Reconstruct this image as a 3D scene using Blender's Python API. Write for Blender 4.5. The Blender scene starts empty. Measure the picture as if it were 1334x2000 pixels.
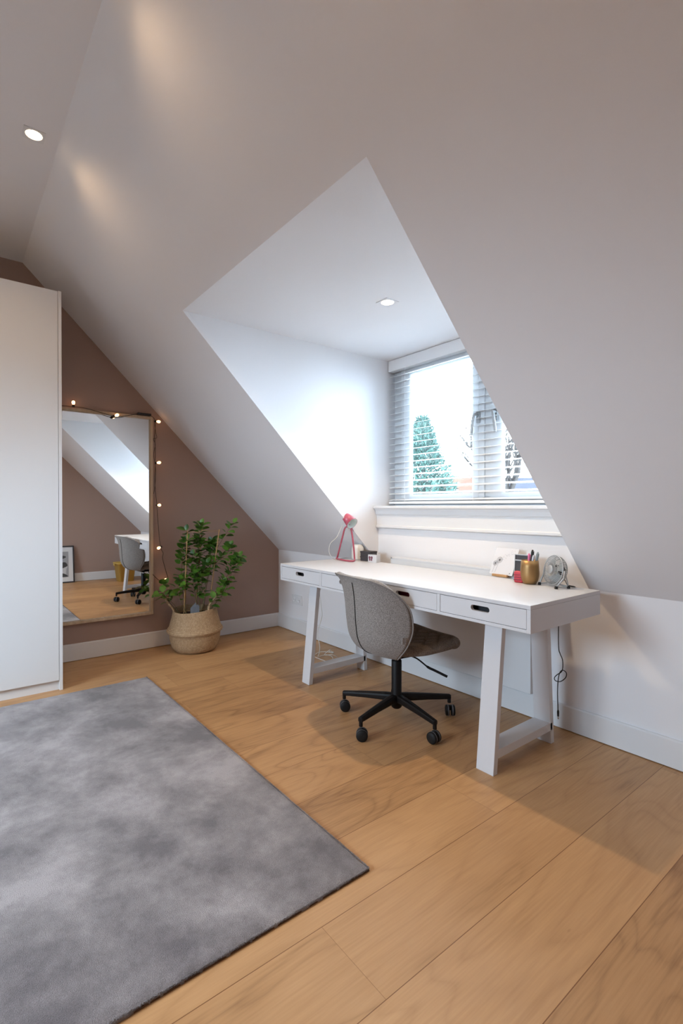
import bpy, bmesh, math, random
from math import sin, cos, pi, radians as R
from mathutils import Vector as V, Matrix, geometry
random.seed(7)
C = bpy.context.scene.collection
S = bpy.context.scene

# ------------------------------------------------------------------ camera
cam_d = bpy.data.cameras.new('camera'); cam = bpy.data.objects.new('camera', cam_d); C.objects.link(cam)
cam_d.sensor_fit = 'HORIZONTAL'; cam_d.sensor_width = 24.0; cam_d.lens = 971.6 / 1334 * 24.0
cam_d.shift_y = -3.12 / 1334; cam_d.clip_start = .02; cam_d.clip_end = 200
cam.location = (4.0126, -2.4219, 1.1135); cam.rotation_euler = (R(90 - .4245), 0, R(51.6855))
S.camera = cam
# ------------------------------------------------------------------ colour, sky, exposure
S.view_settings.view_transform = 'Standard'; S.view_settings.look = 'None'
S.view_settings.gamma = 1; S.view_settings.use_curve_mapping = False
S.view_settings.exposure = 0.07
w = bpy.data.worlds.new('overcast_sky'); S.world = w; w.use_nodes = True
bgn = w.node_tree.nodes['Background']; bgn.inputs[0].default_value = (.66, .82, 1, 1); bgn.inputs[1].default_value = 33.0

WARM = (1.0, .68, .38)
SPOT_W, DORMER_W = 10, 52
def lamp_light(name, kind, loc, energy, color, parent=None, **kw):
    d = bpy.data.lights.new(name, kind); d.energy = energy; d.color = color
    for k, v in kw.items(): setattr(d, k, v)
    o = bpy.data.objects.new(name, d); C.objects.link(o); o.location = loc
    if parent: o.parent = parent
    return o
def portal(name, loc, rot, sx, sy):
    d = bpy.data.lights.new(name, 'AREA'); d.shape = 'RECTANGLE'; d.size = sx; d.size_y = sy; d.cycles.is_portal = True
    o = bpy.data.objects.new(name, d); C.objects.link(o); o.location = loc; o.rotation_euler = rot; return o

# ------------------------------------------------------------------ room measures
K, E_, H, T = .7136, 2.0188, 2.7744, 2.1706        # knee wall, flat ceiling edge, ceiling height, dormer ceiling
SL = (H - K) / E_
X1, X2 = 1.373, 2.8747                              # dormer cheeks
YT = -(T - K) / SL
L = 4.28                                            # far gable
WY = .092
YR = -4.05                                          # flat ceiling ends
YB = YR - E_                                        # rear knee wall
portal('window_portal', ((X1 + X2) / 2, .26, 1.62), (R(-90), 0, 0), 1.36, .92)
portal('added_window_portal', (2.15, YR - 1.05 - .04, H - SL * 1.05 + .05), (R(45.6), 0, 0), 1.7, 1.3)

# ------------------------------------------------------------------ materials
def new_mat(name):
    m = bpy.data.materials.new(name); m.use_nodes = True
    return m, m.node_tree.nodes, m.node_tree.links, m.node_tree.nodes['Principled BSDF']
def mat(name, col, rough=.5, metal=0, bump=0, bscale=200, var=0, vscale=20, spec=.5, emit=None, es=0, sheen=0, coat=0):
    m, n, l, b = new_mat(name)
    b.inputs['Base Color'].default_value = (*col, 1); b.inputs['Roughness'].default_value = rough
    b.inputs['Metallic'].default_value = metal; b.inputs['Specular IOR Level'].default_value = spec
    if sheen: b.inputs['Sheen Weight'].default_value = sheen
    if coat: b.inputs['Coat Weight'].default_value = coat
    if emit: b.inputs['Emission Color'].default_value = (*emit, 1); b.inputs['Emission Strength'].default_value = es
    tc = n.new('ShaderNodeTexCoord')
    if var:
        nz = n.new('ShaderNodeTexNoise'); nz.inputs['Scale'].default_value = vscale; nz.inputs['Detail'].default_value = 4
        l.new(tc.outputs['Object'], nz.inputs['Vector'])
        mx = n.new('ShaderNodeMix'); mx.data_type = 'RGBA'
        mx.inputs['A'].default_value = (*[c * (1 - var) for c in col], 1); mx.inputs['B'].default_value = (*[min(1, c * (1 + var)) for c in col], 1)
        l.new(nz.outputs['Fac'], mx.inputs['Factor']); l.new(mx.outputs['Result'], b.inputs['Base Color'])
    if bump:
        nb = n.new('ShaderNodeTexNoise'); nb.inputs['Scale'].default_value = bscale; nb.inputs['Detail'].default_value = 3
        l.new(tc.outputs['Object'], nb.inputs['Vector'])
        bp = n.new('ShaderNodeBump'); bp.inputs['Strength'].default_value = bump; bp.inputs['Distance'].default_value = .002
        l.new(nb.outputs['Fac'], bp.inputs['Height']); l.new(bp.outputs['Normal'], b.inputs['Normal'])
    return m
M = {}
M['white_wall'] = mat('white_wall', (.80, .79, .805), .7, bump=.12, bscale=350, spec=.2)
M['mauve'] = mat('mauve_wall', (.385, .272, .228), .75, bump=.12, bscale=350, spec=.2)
M['trim'] = mat('white_trim', (.74, .74, .75), .4, bump=.05, bscale=60, spec=.4)
M['white_lacquer'] = mat('white_lacquer', (.66, .66, .68), .35, bump=.03, bscale=40)
M['wardrobe'] = mat('wardrobe_white', (.78, .78, .78), .4, bump=.04, bscale=500)
M['pvc'] = mat('window_white', (.82, .84, .86), .3)
M['blind'] = mat('blind_white', (.90, .91, .92), .35)
M['black'] = mat('black_metal', (.006, .005, .005), .5, spec=.25, bump=.1, bscale=800)
M['rubber'] = mat('black_plastic', (.010, .010, .010), .55, spec=.25)
M['greyring'] = mat('grey_rubber', (.10, .10, .11), .55)
M['chrome'] = mat('chrome', (.7, .7, .72), .18, 1)
M['dark'] = mat('shaded_interior', (.02, .018, .02), .6)  # dark colour stands in for shade inside drawer slots and pin holes
M['red_dark'] = mat('dark_red', (.22, .01, .03), .5)
M['gold'] = mat('brushed_gold', (.36, .215, .09), .42, .8, bump=.1, bscale=600)
M['pink'] = mat('rose_lacquer', (.46, .085, .13), .3, coat=.3)
M['mint'] = mat('pale_inside', (.70, .82, .80), .5)
M['red'] = mat('red_plastic', (.55, .03, .05), .45, var=.2, vscale=90)
M['ceramic'] = mat('cream_marble', (.76, .74, .70), .45, var=.10, vscale=25)
M['box_black'] = mat('charcoal_box', (.045, .04, .045), .55)
M['clear'] = mat('pale_acrylic', (.60, .60, .63), .12, coat=.5)
M['butterfly'] = mat('butterfly_mark', (.16, .04, .07), .6)
M['mark'] = mat('ink_mark', (.10, .10, .11), .6)
M['marklight'] = mat('light_mark', (.5, .5, .52), .6)
M['card'] = mat('card_white', (.66, .66, .69), .5)
M['oakblock'] = mat('oak_block', (.50, .27, .11), .5, var=.2, vscale=60)
M['silver'] = mat('silver_plastic', (.42, .43, .44), .35, .3)
M['silver_metal'] = mat('silver_wire', (.50, .51, .52), .35, .6)
M['fangrey'] = mat('fan_grey', (.33, .36, .37), .45)
M['penpink'] = mat('pen_pink', (.75, .16, .34), .4)
M['pengrey'] = mat('pen_grey', (.26, .30, .31), .4)
M['penlilac'] = mat('pen_white', (.70, .72, .82), .4)
M['cable_w'] = mat('white_cable', (.72, .70, .64), .5)
M['cable_b'] = mat('black_cable', (.015, .015, .015), .5)
M['wire_brown'] = mat('brown_wire', (.05, .03, .02), .5)
M['soil'] = mat('dark_soil', (.035, .02, .013), .95, var=.5, vscale=60, bump=1, bscale=80)
M['stem'] = mat('brown_stem', (.13, .10, .04), .7, var=.3, vscale=30)
M['bamboo'] = mat('bamboo', (.50, .30, .13), .6, var=.2, vscale=30)
M['plabel'] = mat('plant_label', (.12, .14, .17), .5, var=.35, vscale=45)
M['yellow'] = mat('ochre_felt', (.56, .36, .08), .7, bump=.2)
M['picblack'] = mat('black_frame', (.03, .026, .03), .5)
M['paper'] = mat('paper_white', (.75, .75, .76), .6)
M['picgrey'] = mat('photo_grey', (.38, .38, .40), .5, var=.15, vscale=6)
M['picmid'] = mat('photo_light', (.62, .62, .64), .5)
M['picdark'] = mat('photo_dark', (.06, .06, .065), .5)
M['bulbglow'] = mat('bulb_glow', (1, .6, .3), .3, emit=(1, .50, .22), es=5)
M['spotglow'] = mat('spot_glow', (1, .8, .6), .3, emit=(1, .72, .42), es=14)
M['spotglow2'] = mat('spot_glow_dormer', (1, .9, .8), .3, emit=(1, .86, .70), es=9)
M['bulbwarm'] = mat('unlit_bulb', (.75, .60, .32), .25)
M['bark'] = mat('bark', (.030, .026, .024), .9, var=.3, spec=.0, vscale=5)
M['orange_roof'] = mat('orange_roof_tiles', (.060, .034, .025), .9, var=.25, spec=.0, vscale=4)
M['slate'] = mat('slate_roof', (.026, .026, .031), .9, var=.2, spec=.0, vscale=3)
M['brickfar'] = mat('pale_brick', (.045, .032, .026), .8, var=.15, spec=.0, vscale=3)
M['bright_ground'] = mat('pale_ground', (.60, .60, .58), .95, var=.3, vscale=.5)

# mirror
m, n, l, b = new_mat('mirror_glass'); b.inputs['Base Color'].default_value = (.90, .92, .92, 1); b.inputs['Metallic'].default_value = 1; b.inputs['Roughness'].default_value = .01
M['mirror'] = m
# thin window glass: transparent with a faint reflection
m, n, l, b = new_mat('window_glass'); n.remove(b)
tr = n.new('ShaderNodeBsdfTransparent'); gl = n.new('ShaderNodeBsdfGlossy'); gl.inputs['Roughness'].default_value = .01
tr.inputs[0].default_value = (.96, .98, .98, 1)
fr = n.new('ShaderNodeFresnel'); fr.inputs[0].default_value = 1.35; mx = n.new('ShaderNodeMixShader')
l.new(fr.outputs[0], mx.inputs[0]); l.new(tr.outputs[0], mx.inputs[1]); l.new(gl.outputs[0], mx.inputs[2])
l.new(mx.outputs[0], n['Material Output'].inputs['Surface'])
M['glass'] = m
# pale wood for the mirror frame
def wood(name, c1, c2, axis, sc=6, rough=.5):
    m, n, l, b = new_mat(name); tc = n.new('ShaderNodeTexCoord'); mp = n.new('ShaderNodeMapping')
    s = [40, 40, 40]; s[axis] = 2; mp.inputs['Scale'].default_value = s
    nz = n.new('ShaderNodeTexNoise'); nz.inputs['Scale'].default_value = sc; nz.inputs['Detail'].default_value = 5
    cr = n.new('ShaderNodeValToRGB'); cr.color_ramp.elements[0].color = (*c1, 1); cr.color_ramp.elements[1].color = (*c2, 1)
    cr.color_ramp.elements[0].position = .3; cr.color_ramp.elements[1].position = .7
    l.new(tc.outputs['Object'], mp.inputs[0]); l.new(mp.outputs[0], nz.inputs['Vector']); l.new(nz.outputs['Fac'], cr.inputs[0])
    l.new(cr.outputs[0], b.inputs['Base Color']); b.inputs['Roughness'].default_value = rough
    return m
M['pale_oak'] = wood('pale_oak', (.46, .34, .22), (.60, .47, .33), 2, 1)

# oak floor: long planks running along Y
def floor_mat():
    m, n, l, b = new_mat('oak_floor')
    tc = n.new('ShaderNodeTexCoord')
    def math_(op, a=None, bb=None, cc=None):
        q = n.new('ShaderNodeMath'); q.operation = op
        for i, v in enumerate((a, bb, cc)):
            if v is None: continue
            if isinstance(v, (int, float)): q.inputs[i].default_value = v
            else: l.new(v, q.inputs[i])
        return q.outputs[0]
    sep = n.new('ShaderNodeSeparateXYZ'); l.new(tc.outputs['Object'], sep.inputs[0])
    X, Y = sep.outputs[0], sep.outputs[1]
    PW = .2475
    px = math_('DIVIDE', math_('ADD', X, 5 * PW + (-3.2 % PW)), PW)
    row = math_('FLOOR', px); fx = math_('FRACT', px)
    wn = n.new('ShaderNodeTexWhiteNoise'); wn.noise_dimensions = '1D'; l.new(row, wn.inputs['W'])
    py = math_('DIVIDE', math_('ADD', Y, math_('MULTIPLY', wn.outputs['Value'], 2.0)), 1.9)
    py = math_('ADD', py, 10); cel = math_('FLOOR', py); fy = math_('FRACT', py)
    cx = n.new('ShaderNodeCombineXYZ'); l.new(row, cx.inputs[0]); l.new(cel, cx.inputs[1])
    wn2 = n.new('ShaderNodeTexWhiteNoise'); wn2.noise_dimensions = '3D'; l.new(cx.outputs[0], wn2.inputs['Vector'])
    rnd = wn2.outputs['Value']
    # per-plank shifted coordinates
    off = n.new('ShaderNodeVectorMath'); off.operation = 'MULTIPLY_ADD'
    l.new(wn2.outputs['Color'], off.inputs[0]); off.inputs[1].default_value = (17, 23, 9); l.new(tc.outputs['Object'], off.inputs[2])
    def noise(scale, sx, sy, detail, dist=0, rough=.5):
        mp = n.new('ShaderNodeMapping'); mp.inputs['Scale'].default_value = (sx, sy, 1); l.new(off.outputs[0], mp.inputs[0])
        q = n.new('ShaderNodeTexNoise'); q.inputs['Scale'].default_value = scale; q.inputs['Detail'].default_value = detail
        q.inputs['Distortion'].default_value = dist; q.inputs['Roughness'].default_value = rough; l.new(mp.outputs[0], q.inputs['Vector']); return q.outputs['Fac']
    fine = noise(1, 160, 7, 4)
    fld = noise(1, 4.2, .9, 2, .5)              # slow field whose contour lines make cathedral figure
    ring = math_('FRACT', math_('MULTIPLY', fld, 11))
    ring = math_('ABSOLUTE', math_('SUBTRACT', ring, .5))       # 0..0.5
    cath = math_('MULTIPLY', math_('POWER', math_('MULTIPLY', ring, 2), 3), noise(1, 3, 1.2, 3))
    blot = noise(1, 5, 1.6, 4, .3)
    vor = n.new('ShaderNodeTexVoronoi'); vor.inputs['Scale'].default_value = 1; mpv = n.new('ShaderNodeMapping'); mpv.inputs['Scale'].default_value = (4.5, 1.7, 1)
    l.new(off.outputs[0], mpv.inputs[0]); l.new(mpv.outputs[0], vor.inputs['Vector'])
    knot = n.new('ShaderNodeMapRange'); l.new(vor.outputs['Distance'], knot.inputs[0]); knot.inputs[1].default_value = .006; knot.inputs[2].default_value = .03; knot.inputs[3].default_value = .8; knot.inputs[4].default_value = 0
    f = math_('MULTIPLY', fine, .50); f = math_('ADD', f, math_('MULTIPLY', cath, .36)); f = math_('ADD', f, math_('MULTIPLY', blot, .55))
    f = math_('ADD', f, math_('MULTIPLY', math_('SUBTRACT', rnd, .5), .34)); f = math_('ADD', f, knot.outputs[0])
    cr = n.new('ShaderNodeValToRGB'); l.new(f, cr.inputs[0]); e = cr.color_ramp.elements
    e[0].position = .25; e[0].color = (.560, .325, .152, 1); e[1].position = 1.0; e[1].color = (.230, .115, .050, 1)
    q = e.new(.62); q.color = (.450, .250, .112, 1)
    # joints
    ax = math_('ABSOLUTE', math_('SUBTRACT', fx, .5)); jx = math_('GREATER_THAN', ax, .5 - .0045)
    ay = math_('ABSOLUTE', math_('SUBTRACT', fy, .5)); jy = math_('MULTIPLY', math_('GREATER_THAN', ay, .5 - .0004), .6)
    j = math_('MAXIMUM', jx, jy)
    mx = n.new('ShaderNodeMix'); mx.data_type = 'RGBA'; l.new(j, mx.inputs['Factor']); l.new(cr.outputs[0], mx.inputs['A']); mx.inputs['B'].default_value = (.20, .085, .03, 1)
    l.new(mx.outputs['Result'], b.inputs['Base Color'])
    rr = math_('ADD', math_('MULTIPLY', fine, .2), .33); l.new(rr, b.inputs['Roughness']); b.inputs['Specular IOR Level'].default_value = .4
    bp = n.new('ShaderNodeBump'); bp.inputs['Strength'].default_value = .25; bp.inputs['Distance'].default_value = .001
    l.new(math_('SUBTRACT', math_('MULTIPLY', fine, .3), j), bp.inputs['Height']); l.new(bp.outputs['Normal'], b.inputs['Normal'])
    return m
M['floor'] = floor_mat()

def rug_mat():
    m, n, l, b = new_mat('grey_rug')
    tc = n.new('ShaderNodeTexCoord')
    def nz(s, d, dist=0, rg=.5):
        q = n.new('ShaderNodeTexNoise'); q.inputs['Scale'].default_value = s; q.inputs['Detail'].default_value = d; q.inputs['Distortion'].default_value = dist; q.inputs['Roughness'].default_value = rg
        l.new(tc.outputs['Object'], q.inputs['Vector']); return q.outputs['Fac']
    a, f_ = nz(2.7, 10, .2, .66), nz(420, 2)
    mm = n.new('ShaderNodeMix'); mm.inputs['Factor'].default_value = .26; l.new(a, mm.inputs['A']); l.new(nz(8.5, 8, .1, .7), mm.inputs['B'])
    cr = n.new('ShaderNodeValToRGB'); l.new(mm.outputs['Result'], cr.inputs[0]); e = cr.color_ramp.elements
    e[0].position = .40; e[0].color = (.185, .166, .174, 1); e[1].position = .605; e[1].color = (.49, .455, .465, 1)
    q = e.new(.5); q.color = (.318, .290, .298, 1)
    mx = n.new('ShaderNodeMix'); mx.data_type = 'RGBA'; mx.blend_type = 'MULTIPLY'; mx.inputs['Factor'].default_value = 1
    cr2 = n.new('ShaderNodeValToRGB'); l.new(f_, cr2.inputs[0]); cr2.color_ramp.elements[0].position = .3; cr2.color_ramp.elements[0].color = (.6, .6, .6, 1); cr2.color_ramp.elements[1].position = .7
    l.new(cr.outputs[0], mx.inputs['A']); l.new(cr2.outputs[0], mx.inputs['B']); l.new(mx.outputs['Result'], b.inputs['Base Color'])
    b.inputs['Roughness'].default_value = .95; b.inputs['Specular IOR Level'].default_value = .1; b.inputs['Sheen Weight'].default_value = .25
    bp = n.new('ShaderNodeBump'); bp.inputs['Strength'].default_value = .8; bp.inputs['Distance'].default_value = .004
    l.new(f_, bp.inputs['Height']); l.new(bp.outputs['Normal'], b.inputs['Normal'])
    return m
M['rug'] = rug_mat()

def fabric(name, c1, c2, sc=260):
    m, n, l, b = new_mat(name); tc = n.new('ShaderNodeTexCoord')
    q = n.new('ShaderNodeTexNoise'); q.inputs['Scale'].default_value = sc; q.inputs['Detail'].default_value = 3; l.new(tc.outputs['Object'], q.inputs['Vector'])
    cr = n.new('ShaderNodeValToRGB'); l.new(q.outputs['Fac'], cr.inputs[0]); cr.color_ramp.elements[0].position = .36; cr.color_ramp.elements[1].position = .64
    cr.color_ramp.elements[0].color = (*c1, 1); cr.color_ramp.elements[1].color = (*c2, 1)
    l.new(cr.outputs[0], b.inputs['Base Color']); b.inputs['Roughness'].default_value = .9; b.inputs['Specular IOR Level'].default_value = .15; b.inputs['Sheen Weight'].default_value = .15
    bp = n.new('ShaderNodeBump'); bp.inputs['Strength'].default_value = .35; bp.inputs['Distance'].default_value = .001
    l.new(q.outputs['Fac'], bp.inputs['Height']); l.new(bp.outputs['Normal'], b.inputs['Normal'])
    return m
M['grey_fabric'] = fabric('heather_grey', (.17, .155, .145), (.34, .315, .30))
M['brown_fabric'] = fabric('brown_quilt', (.13, .102, .08), (.25, .20, .165))

def basket_mat():
    m, n, l, b = new_mat('seagrass'); tc = n.new('ShaderNodeTexCoord')
    sep = n.new('ShaderNodeSeparateXYZ'); l.new(tc.outputs['Object'], sep.inputs[0])
    at = n.new('ShaderNodeMath'); at.operation = 'ARCTAN2'; l.new(sep.outputs[1], at.inputs[0]); l.new(sep.outputs[0], at.inputs[1])
    cb = n.new('ShaderNodeCombineXYZ'); l.new(at.outputs[0], cb.inputs[0]); l.new(sep.outputs[2], cb.inputs[1])
    mp = n.new('ShaderNodeMapping'); mp.inputs['Scale'].default_value = (19, 70, 1); l.new(cb.outputs[0], mp.inputs[0])
    br = n.new('ShaderNodeTexBrick'); l.new(mp.outputs[0], br.inputs['Vector']); br.inputs['Scale'].default_value = 1
    br.inputs['Color1'].default_value = (.60, .42, .25, 1); br.inputs['Color2'].default_value = (.46, .30, .165, 1); br.inputs['Mortar'].default_value = (.26, .16, .08, 1)
    br.inputs['Mortar Size'].default_value = .10; br.inputs['Brick Width'].default_value = .8; br.inputs['Row Height'].default_value = .75; br.inputs['Mortar Smooth'].default_value = .6
    l.new(br.outputs['Color'], b.inputs['Base Color']); b.inputs['Roughness'].default_value = .75
    bp = n.new('ShaderNodeBump'); bp.invert = True; bp.inputs['Strength'].default_value = .9; bp.inputs['Distance'].default_value = .004
    l.new(br.outputs['Fac'], bp.inputs['Height']); l.new(bp.outputs['Normal'], b.inputs['Normal'])
    return m
M['basket'] = basket_mat()
def leaf_mat(name, c1, c2, sc=14):
    m, n, l, b = new_mat(name); tc = n.new('ShaderNodeTexCoord')
    q = n.new('ShaderNodeTexNoise'); q.inputs['Scale'].default_value = sc; l.new(tc.outputs['Object'], q.inputs['Vector'])
    cr = n.new('ShaderNodeValToRGB'); l.new(q.outputs['Fac'], cr.inputs[0]); cr.color_ramp.elements[0].position = .38; cr.color_ramp.elements[1].position = .62
    cr.color_ramp.elements[0].color = (*c1, 1); cr.color_ramp.elements[1].color = (*c2, 1); l.new(cr.outputs[0], b.inputs['Base Color'])
    b.inputs['Roughness'].default_value = .38; b.inputs['Subsurface Weight'].default_value = 0
    return m
M['leaf'] = leaf_mat('green_leaf', (.030, .095, .012), (.12, .26, .03))
M['needles'] = leaf_mat('conifer_green', (.020, .050, .040), (.050, .092, .075), 1.2)
M['needles'].node_tree.nodes['Principled BSDF'].inputs['Specular IOR Level'].default_value = .1

# ------------------------------------------------------------------ mesh helpers
def link(name, bm, m=None, parent=None, smooth=False, loc=None, bevel=0, seg=2):
    me = bpy.data.meshes.new(name); bmesh.ops.recalc_face_normals(bm, faces=bm.faces) ; bm.to_mesh(me); bm.free()
    o = bpy.data.objects.new(name, me); C.objects.link(o)
    if m: me.materials.append(M[m] if isinstance(m, str) else m)
    if parent: o.parent = parent
    if loc: o.location = loc
    if smooth:
        for p in me.polygons: p.use_smooth = True
    if bevel:
        md = o.modifiers.new('bevel', 'BEVEL'); md.width = bevel; md.segments = seg; md.limit_method = 'ANGLE'; md.angle_limit = R(40)
    return o
def thing(name, label, cat, loc=(0, 0, 0), rz=0, group=None, rot=None):
    o = bpy.data.objects.new(name, None); C.objects.link(o); o.location = loc; o.rotation_euler = rot or (0, 0, rz); o.empty_display_size = .05
    return tag(o, label, cat, group)
def tag(o, label, cat, group=None):
    o['label'] = label; o['category'] = cat
    if group: o['group'] = group
    return o
def struct(o): o['kind'] = 'structure'; return o
def box(bm, x0, x1, y0, y1, z0, z1):
    v = [bm.verts.new((x, y, z)) for z in (z0, z1) for x, y in ((x0, y0), (x1, y0), (x1, y1), (x0, y1))]
    for f in ((3, 2, 1, 0), (4, 5, 6, 7), (0, 1, 5, 4), (1, 2, 6, 5), (2, 3, 7, 6), (3, 0, 4, 7)): bm.faces.new([v[i] for i in f])
    return v
def boxes(*bs):
    bm = bmesh.new()
    for b_ in bs: box(bm, *b_)
    return bm
def prism(loops, mapf, t0, t1):
    """loops: [outer, hole, ...] of 2D points; mapf(u, v, t) -> 3D; solid between t0 and t1"""
    bm = bmesh.new()
    tris = geometry.tessellate_polygon([[V((p[0], p[1], 0)) for p in lp] for lp in loops])
    flat = [p for lp in loops for p in lp]
    A = [bm.verts.new(mapf(p[0], p[1], t0)) for p in flat]; B = [bm.verts.new(mapf(p[0], p[1], t1)) for p in flat]
    for t in tris:
        try: bm.faces.new([A[i] for i in t]); bm.faces.new([B[i] for i in reversed(t)])
        except ValueError: pass
    k = 0
    for lp in loops:
        nn = len(lp)
        for i in range(nn):
            j = (i + 1) % nn; bm.faces.new([A[k + i], A[k + j], B[k + j], B[k + i]])
        k += nn
    return bm
def tube(bm, pts, r, seg=8, cap=True, closed=False):
    pts = [V(p) for p in pts]; rs = r if isinstance(r, (list, tuple)) else [r] * len(pts)
    rings = []; up = None
    for i, p in enumerate(pts):
        if closed: d = pts[(i + 1) % len(pts)] - pts[i - 1]
        else: d = (pts[min(i + 1, len(pts) - 1)] - pts[max(i - 1, 0)])
        d.normalize()
        if up is None: up = d.orthogonal().normalized()
        up = (up - d * up.dot(d)); up = up.normalized() if up.length > 1e-6 else d.orthogonal().normalized()
        s = d.cross(up)
        rings.append([bm.verts.new(p + (up * cos(2 * pi * k / seg) + s * sin(2 * pi * k / seg)) * rs[i]) for k in range(seg)])
    n_ = len(rings)
    for i in range(n_ if closed else n_ - 1):
        a, b_ = rings[i], rings[(i + 1) % n_]
        for k in range(seg): bm.faces.new([a[k], a[(k + 1) % seg], b_[(k + 1) % seg], b_[k]])
    if cap and not closed:
        bm.faces.new(rings[0][::-1]); bm.faces.new(rings[-1])
    return bm
def spline(pts, n_=6, closed=False):
    P = [V(p) for p in pts]; out = []
    N = len(P); rng = range(N if closed else N - 1)
    for i in rng:
        p0 = P[(i - 1) % N] if closed or i > 0 else P[0]; p1 = P[i]; p2 = P[(i + 1) % N]; p3 = P[(i + 2) % N] if closed or i + 2 < N else P[-1]
        for k in range(n_):
            t = k / n_; out.append(.5 * ((2 * p1) + (-p0 + p2) * t + (2 * p0 - 5 * p1 + 4 * p2 - p3) * t * t + (-p0 + 3 * p1 - 3 * p2 + p3) * t ** 3))
    if not closed: out.append(P[-1])
    return out
def lathe(bm, prof, seg=32, mat4=None, sx=1):
    """prof: [(r, z)...]"""
    rings = []
    for r, z in prof:
        if r < 1e-5: rings.append([bm.verts.new((0, 0, z))])
        else: rings.append([bm.verts.new((r * cos(2 * pi * k / seg) * sx, r * sin(2 * pi * k / seg), z)) for k in range(seg)])
    for a, b_ in zip(rings, rings[1:]):
        for k in range(seg):
            k2 = (k + 1) % seg
            f = [a[k] if len(a) > 1 else a[0], a[k2] if len(a) > 1 else None, b_[k2] if len(b_) > 1 else b_[0], b_[k] if len(b_) > 1 else None]
            f = [x for x in f if x is not None]
            if len(f) > 2: bm.faces.new(f)
    if mat4 is not None: bmesh.ops.transform(bm, matrix=mat4, verts=[v for rg in rings for v in rg])
    return bm
def aim(d, loc=(0, 0, 0)):
    """matrix taking +Z to direction d"""
    return Matrix.Translation(loc) @ V(d).normalized().to_track_quat('Z', 'Y').to_matrix().to_4x4()
def ring_frame(x0, x1, z0, z1, w, y0, y1, wz=None):
    wz = wz or w
    return prism([[(x0, z0), (x1, z0), (x1, z1), (x0, z1)], [(x0 + w, z0 + wz), (x1 - w, z0 + wz), (x1 - w, z1 - wz), (x0 + w, z1 - wz)]], lambda u, v, t: (u, t, v), y0, y1)
def grid(rows, close_u=False):
    bm = bmesh.new(); vs = [[bm.verts.new(p) for p in r] for r in rows]
    for i in range(len(vs) - 1):
        nn = len(vs[i])
        for j in range(nn if close_u else nn - 1):
            bm.faces.new([vs[i][j], vs[i][(j + 1) % nn], vs[i + 1][(j + 1) % nn], vs[i + 1][j]])
    return bm

# ------------------------------------------------------------------ room shell
struct(link('floor', boxes((-.1, L + .1, YB - .1, .1, -.05, 0)), 'floor'))
gable = [(0, 0), (0, K), (-E_, H), (YR, H), (YB, K), (YB, 0)]
struct(link('wall_left', prism([gable], lambda u, v, t: (t, u, v), -.1, 0), 'mauve'))
struct(link('wall_right', prism([gable], lambda u, v, t: (t, u, v), L, L + .1), 'mauve'))
# knee wall under the window rises to the sill inside the dormer
struct(link('wall_back', prism([[(0, 0), (L, 0), (L, K), (X2, K), (X2, 1.10), (X1, 1.10), (X1, K), (0, K)]], lambda u, v, t: (u, t, v), 0, .24), 'white_wall'))
struct(link('wall_front', boxes((0, L, YB - .1, YB, 0, K)), 'white_wall'))
struct(link('ceiling', boxes((0, L, YR, -E_, H, H + .08)), 'white_wall'))
def slope(name, hole, sign):
    # sign -1: window side slope (y from -E to 0); +1: rear slope
    f = (lambda y: K - SL * y) if sign < 0 else (lambda y: K + SL * (y - YB))
    ya, yb = (-E_, 0) if sign < 0 else (YB, YR)
    bm = prism([[(0, ya), (L, ya), (L, yb), (0, yb)], hole], lambda u, v, t: (u, v, f(v) + t), 0, .03)
    return struct(link(name, bm, 'white_wall'))
slope('ceiling_slope', [(X1, YT), (X2, YT), (X2, -1e-4), (X1, -1e-4)], -1)
RX0, RX1, RY0, RY1 = 1.35, 2.95, YR - 1.5, YR - .62  # opening for the added roof window, sized for fill daylight
slope('ceiling_slope', [(RX0, RY0), (RX1, RY0), (RX1, RY1), (RX0, RY1)], 1)
struct(link('ceiling_dormer', boxes((X1 - .0006, X2 + .0006, YT + .0003, .24, T, T + .03)), 'white_wall'))
cheek = [(YT + .012, T + .02), (.24, T + .02), (.24, K - .01), (.012, K - .01)]
struct(link('wall_dormer_left', prism([cheek], lambda u, v, t: (t, u, v), X1 - .03, X1 - .0006), 'white_wall'))
struct(link('wall_dormer_right', prism([cheek], lambda u, v, t: (t, u, v), X2 + .0006, X2 + .03), 'white_wall'))
# baseboards, slightly rounded top
BH, BT = .1246, .015
def baseboard(name, p0, p1, inward):
    bm = bmesh.new(); p0, p1, iw = V(p0), V(p1), V(inward)
    prof = [(0, .004), (BT, .004), (BT, BH - .006), (BT - .005, BH), (0, BH)]
    A = [bm.verts.new(p0 + iw * a + V((0, 0, z))) for a, z in prof]; B = [bm.verts.new(p1 + iw * a + V((0, 0, z))) for a, z in prof]
    for i in range(5): j = (i + 1) % 5; bm.faces.new([A[i], A[j], B[j], B[i]])
    bm.faces.new(A); bm.faces.new(B[::-1])
    struct(link(name, bm, 'trim'))
baseboard('baseboard_left', (0, YB, 0), (0, -BT, 0), (1, 0, 0))
baseboard('baseboard_right', (L, YB, 0), (L, -BT, 0), (-1, 0, 0))
baseboard('baseboard_back', (0, 0, 0), (L, 0, 0), (0, -1, 0))

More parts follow.
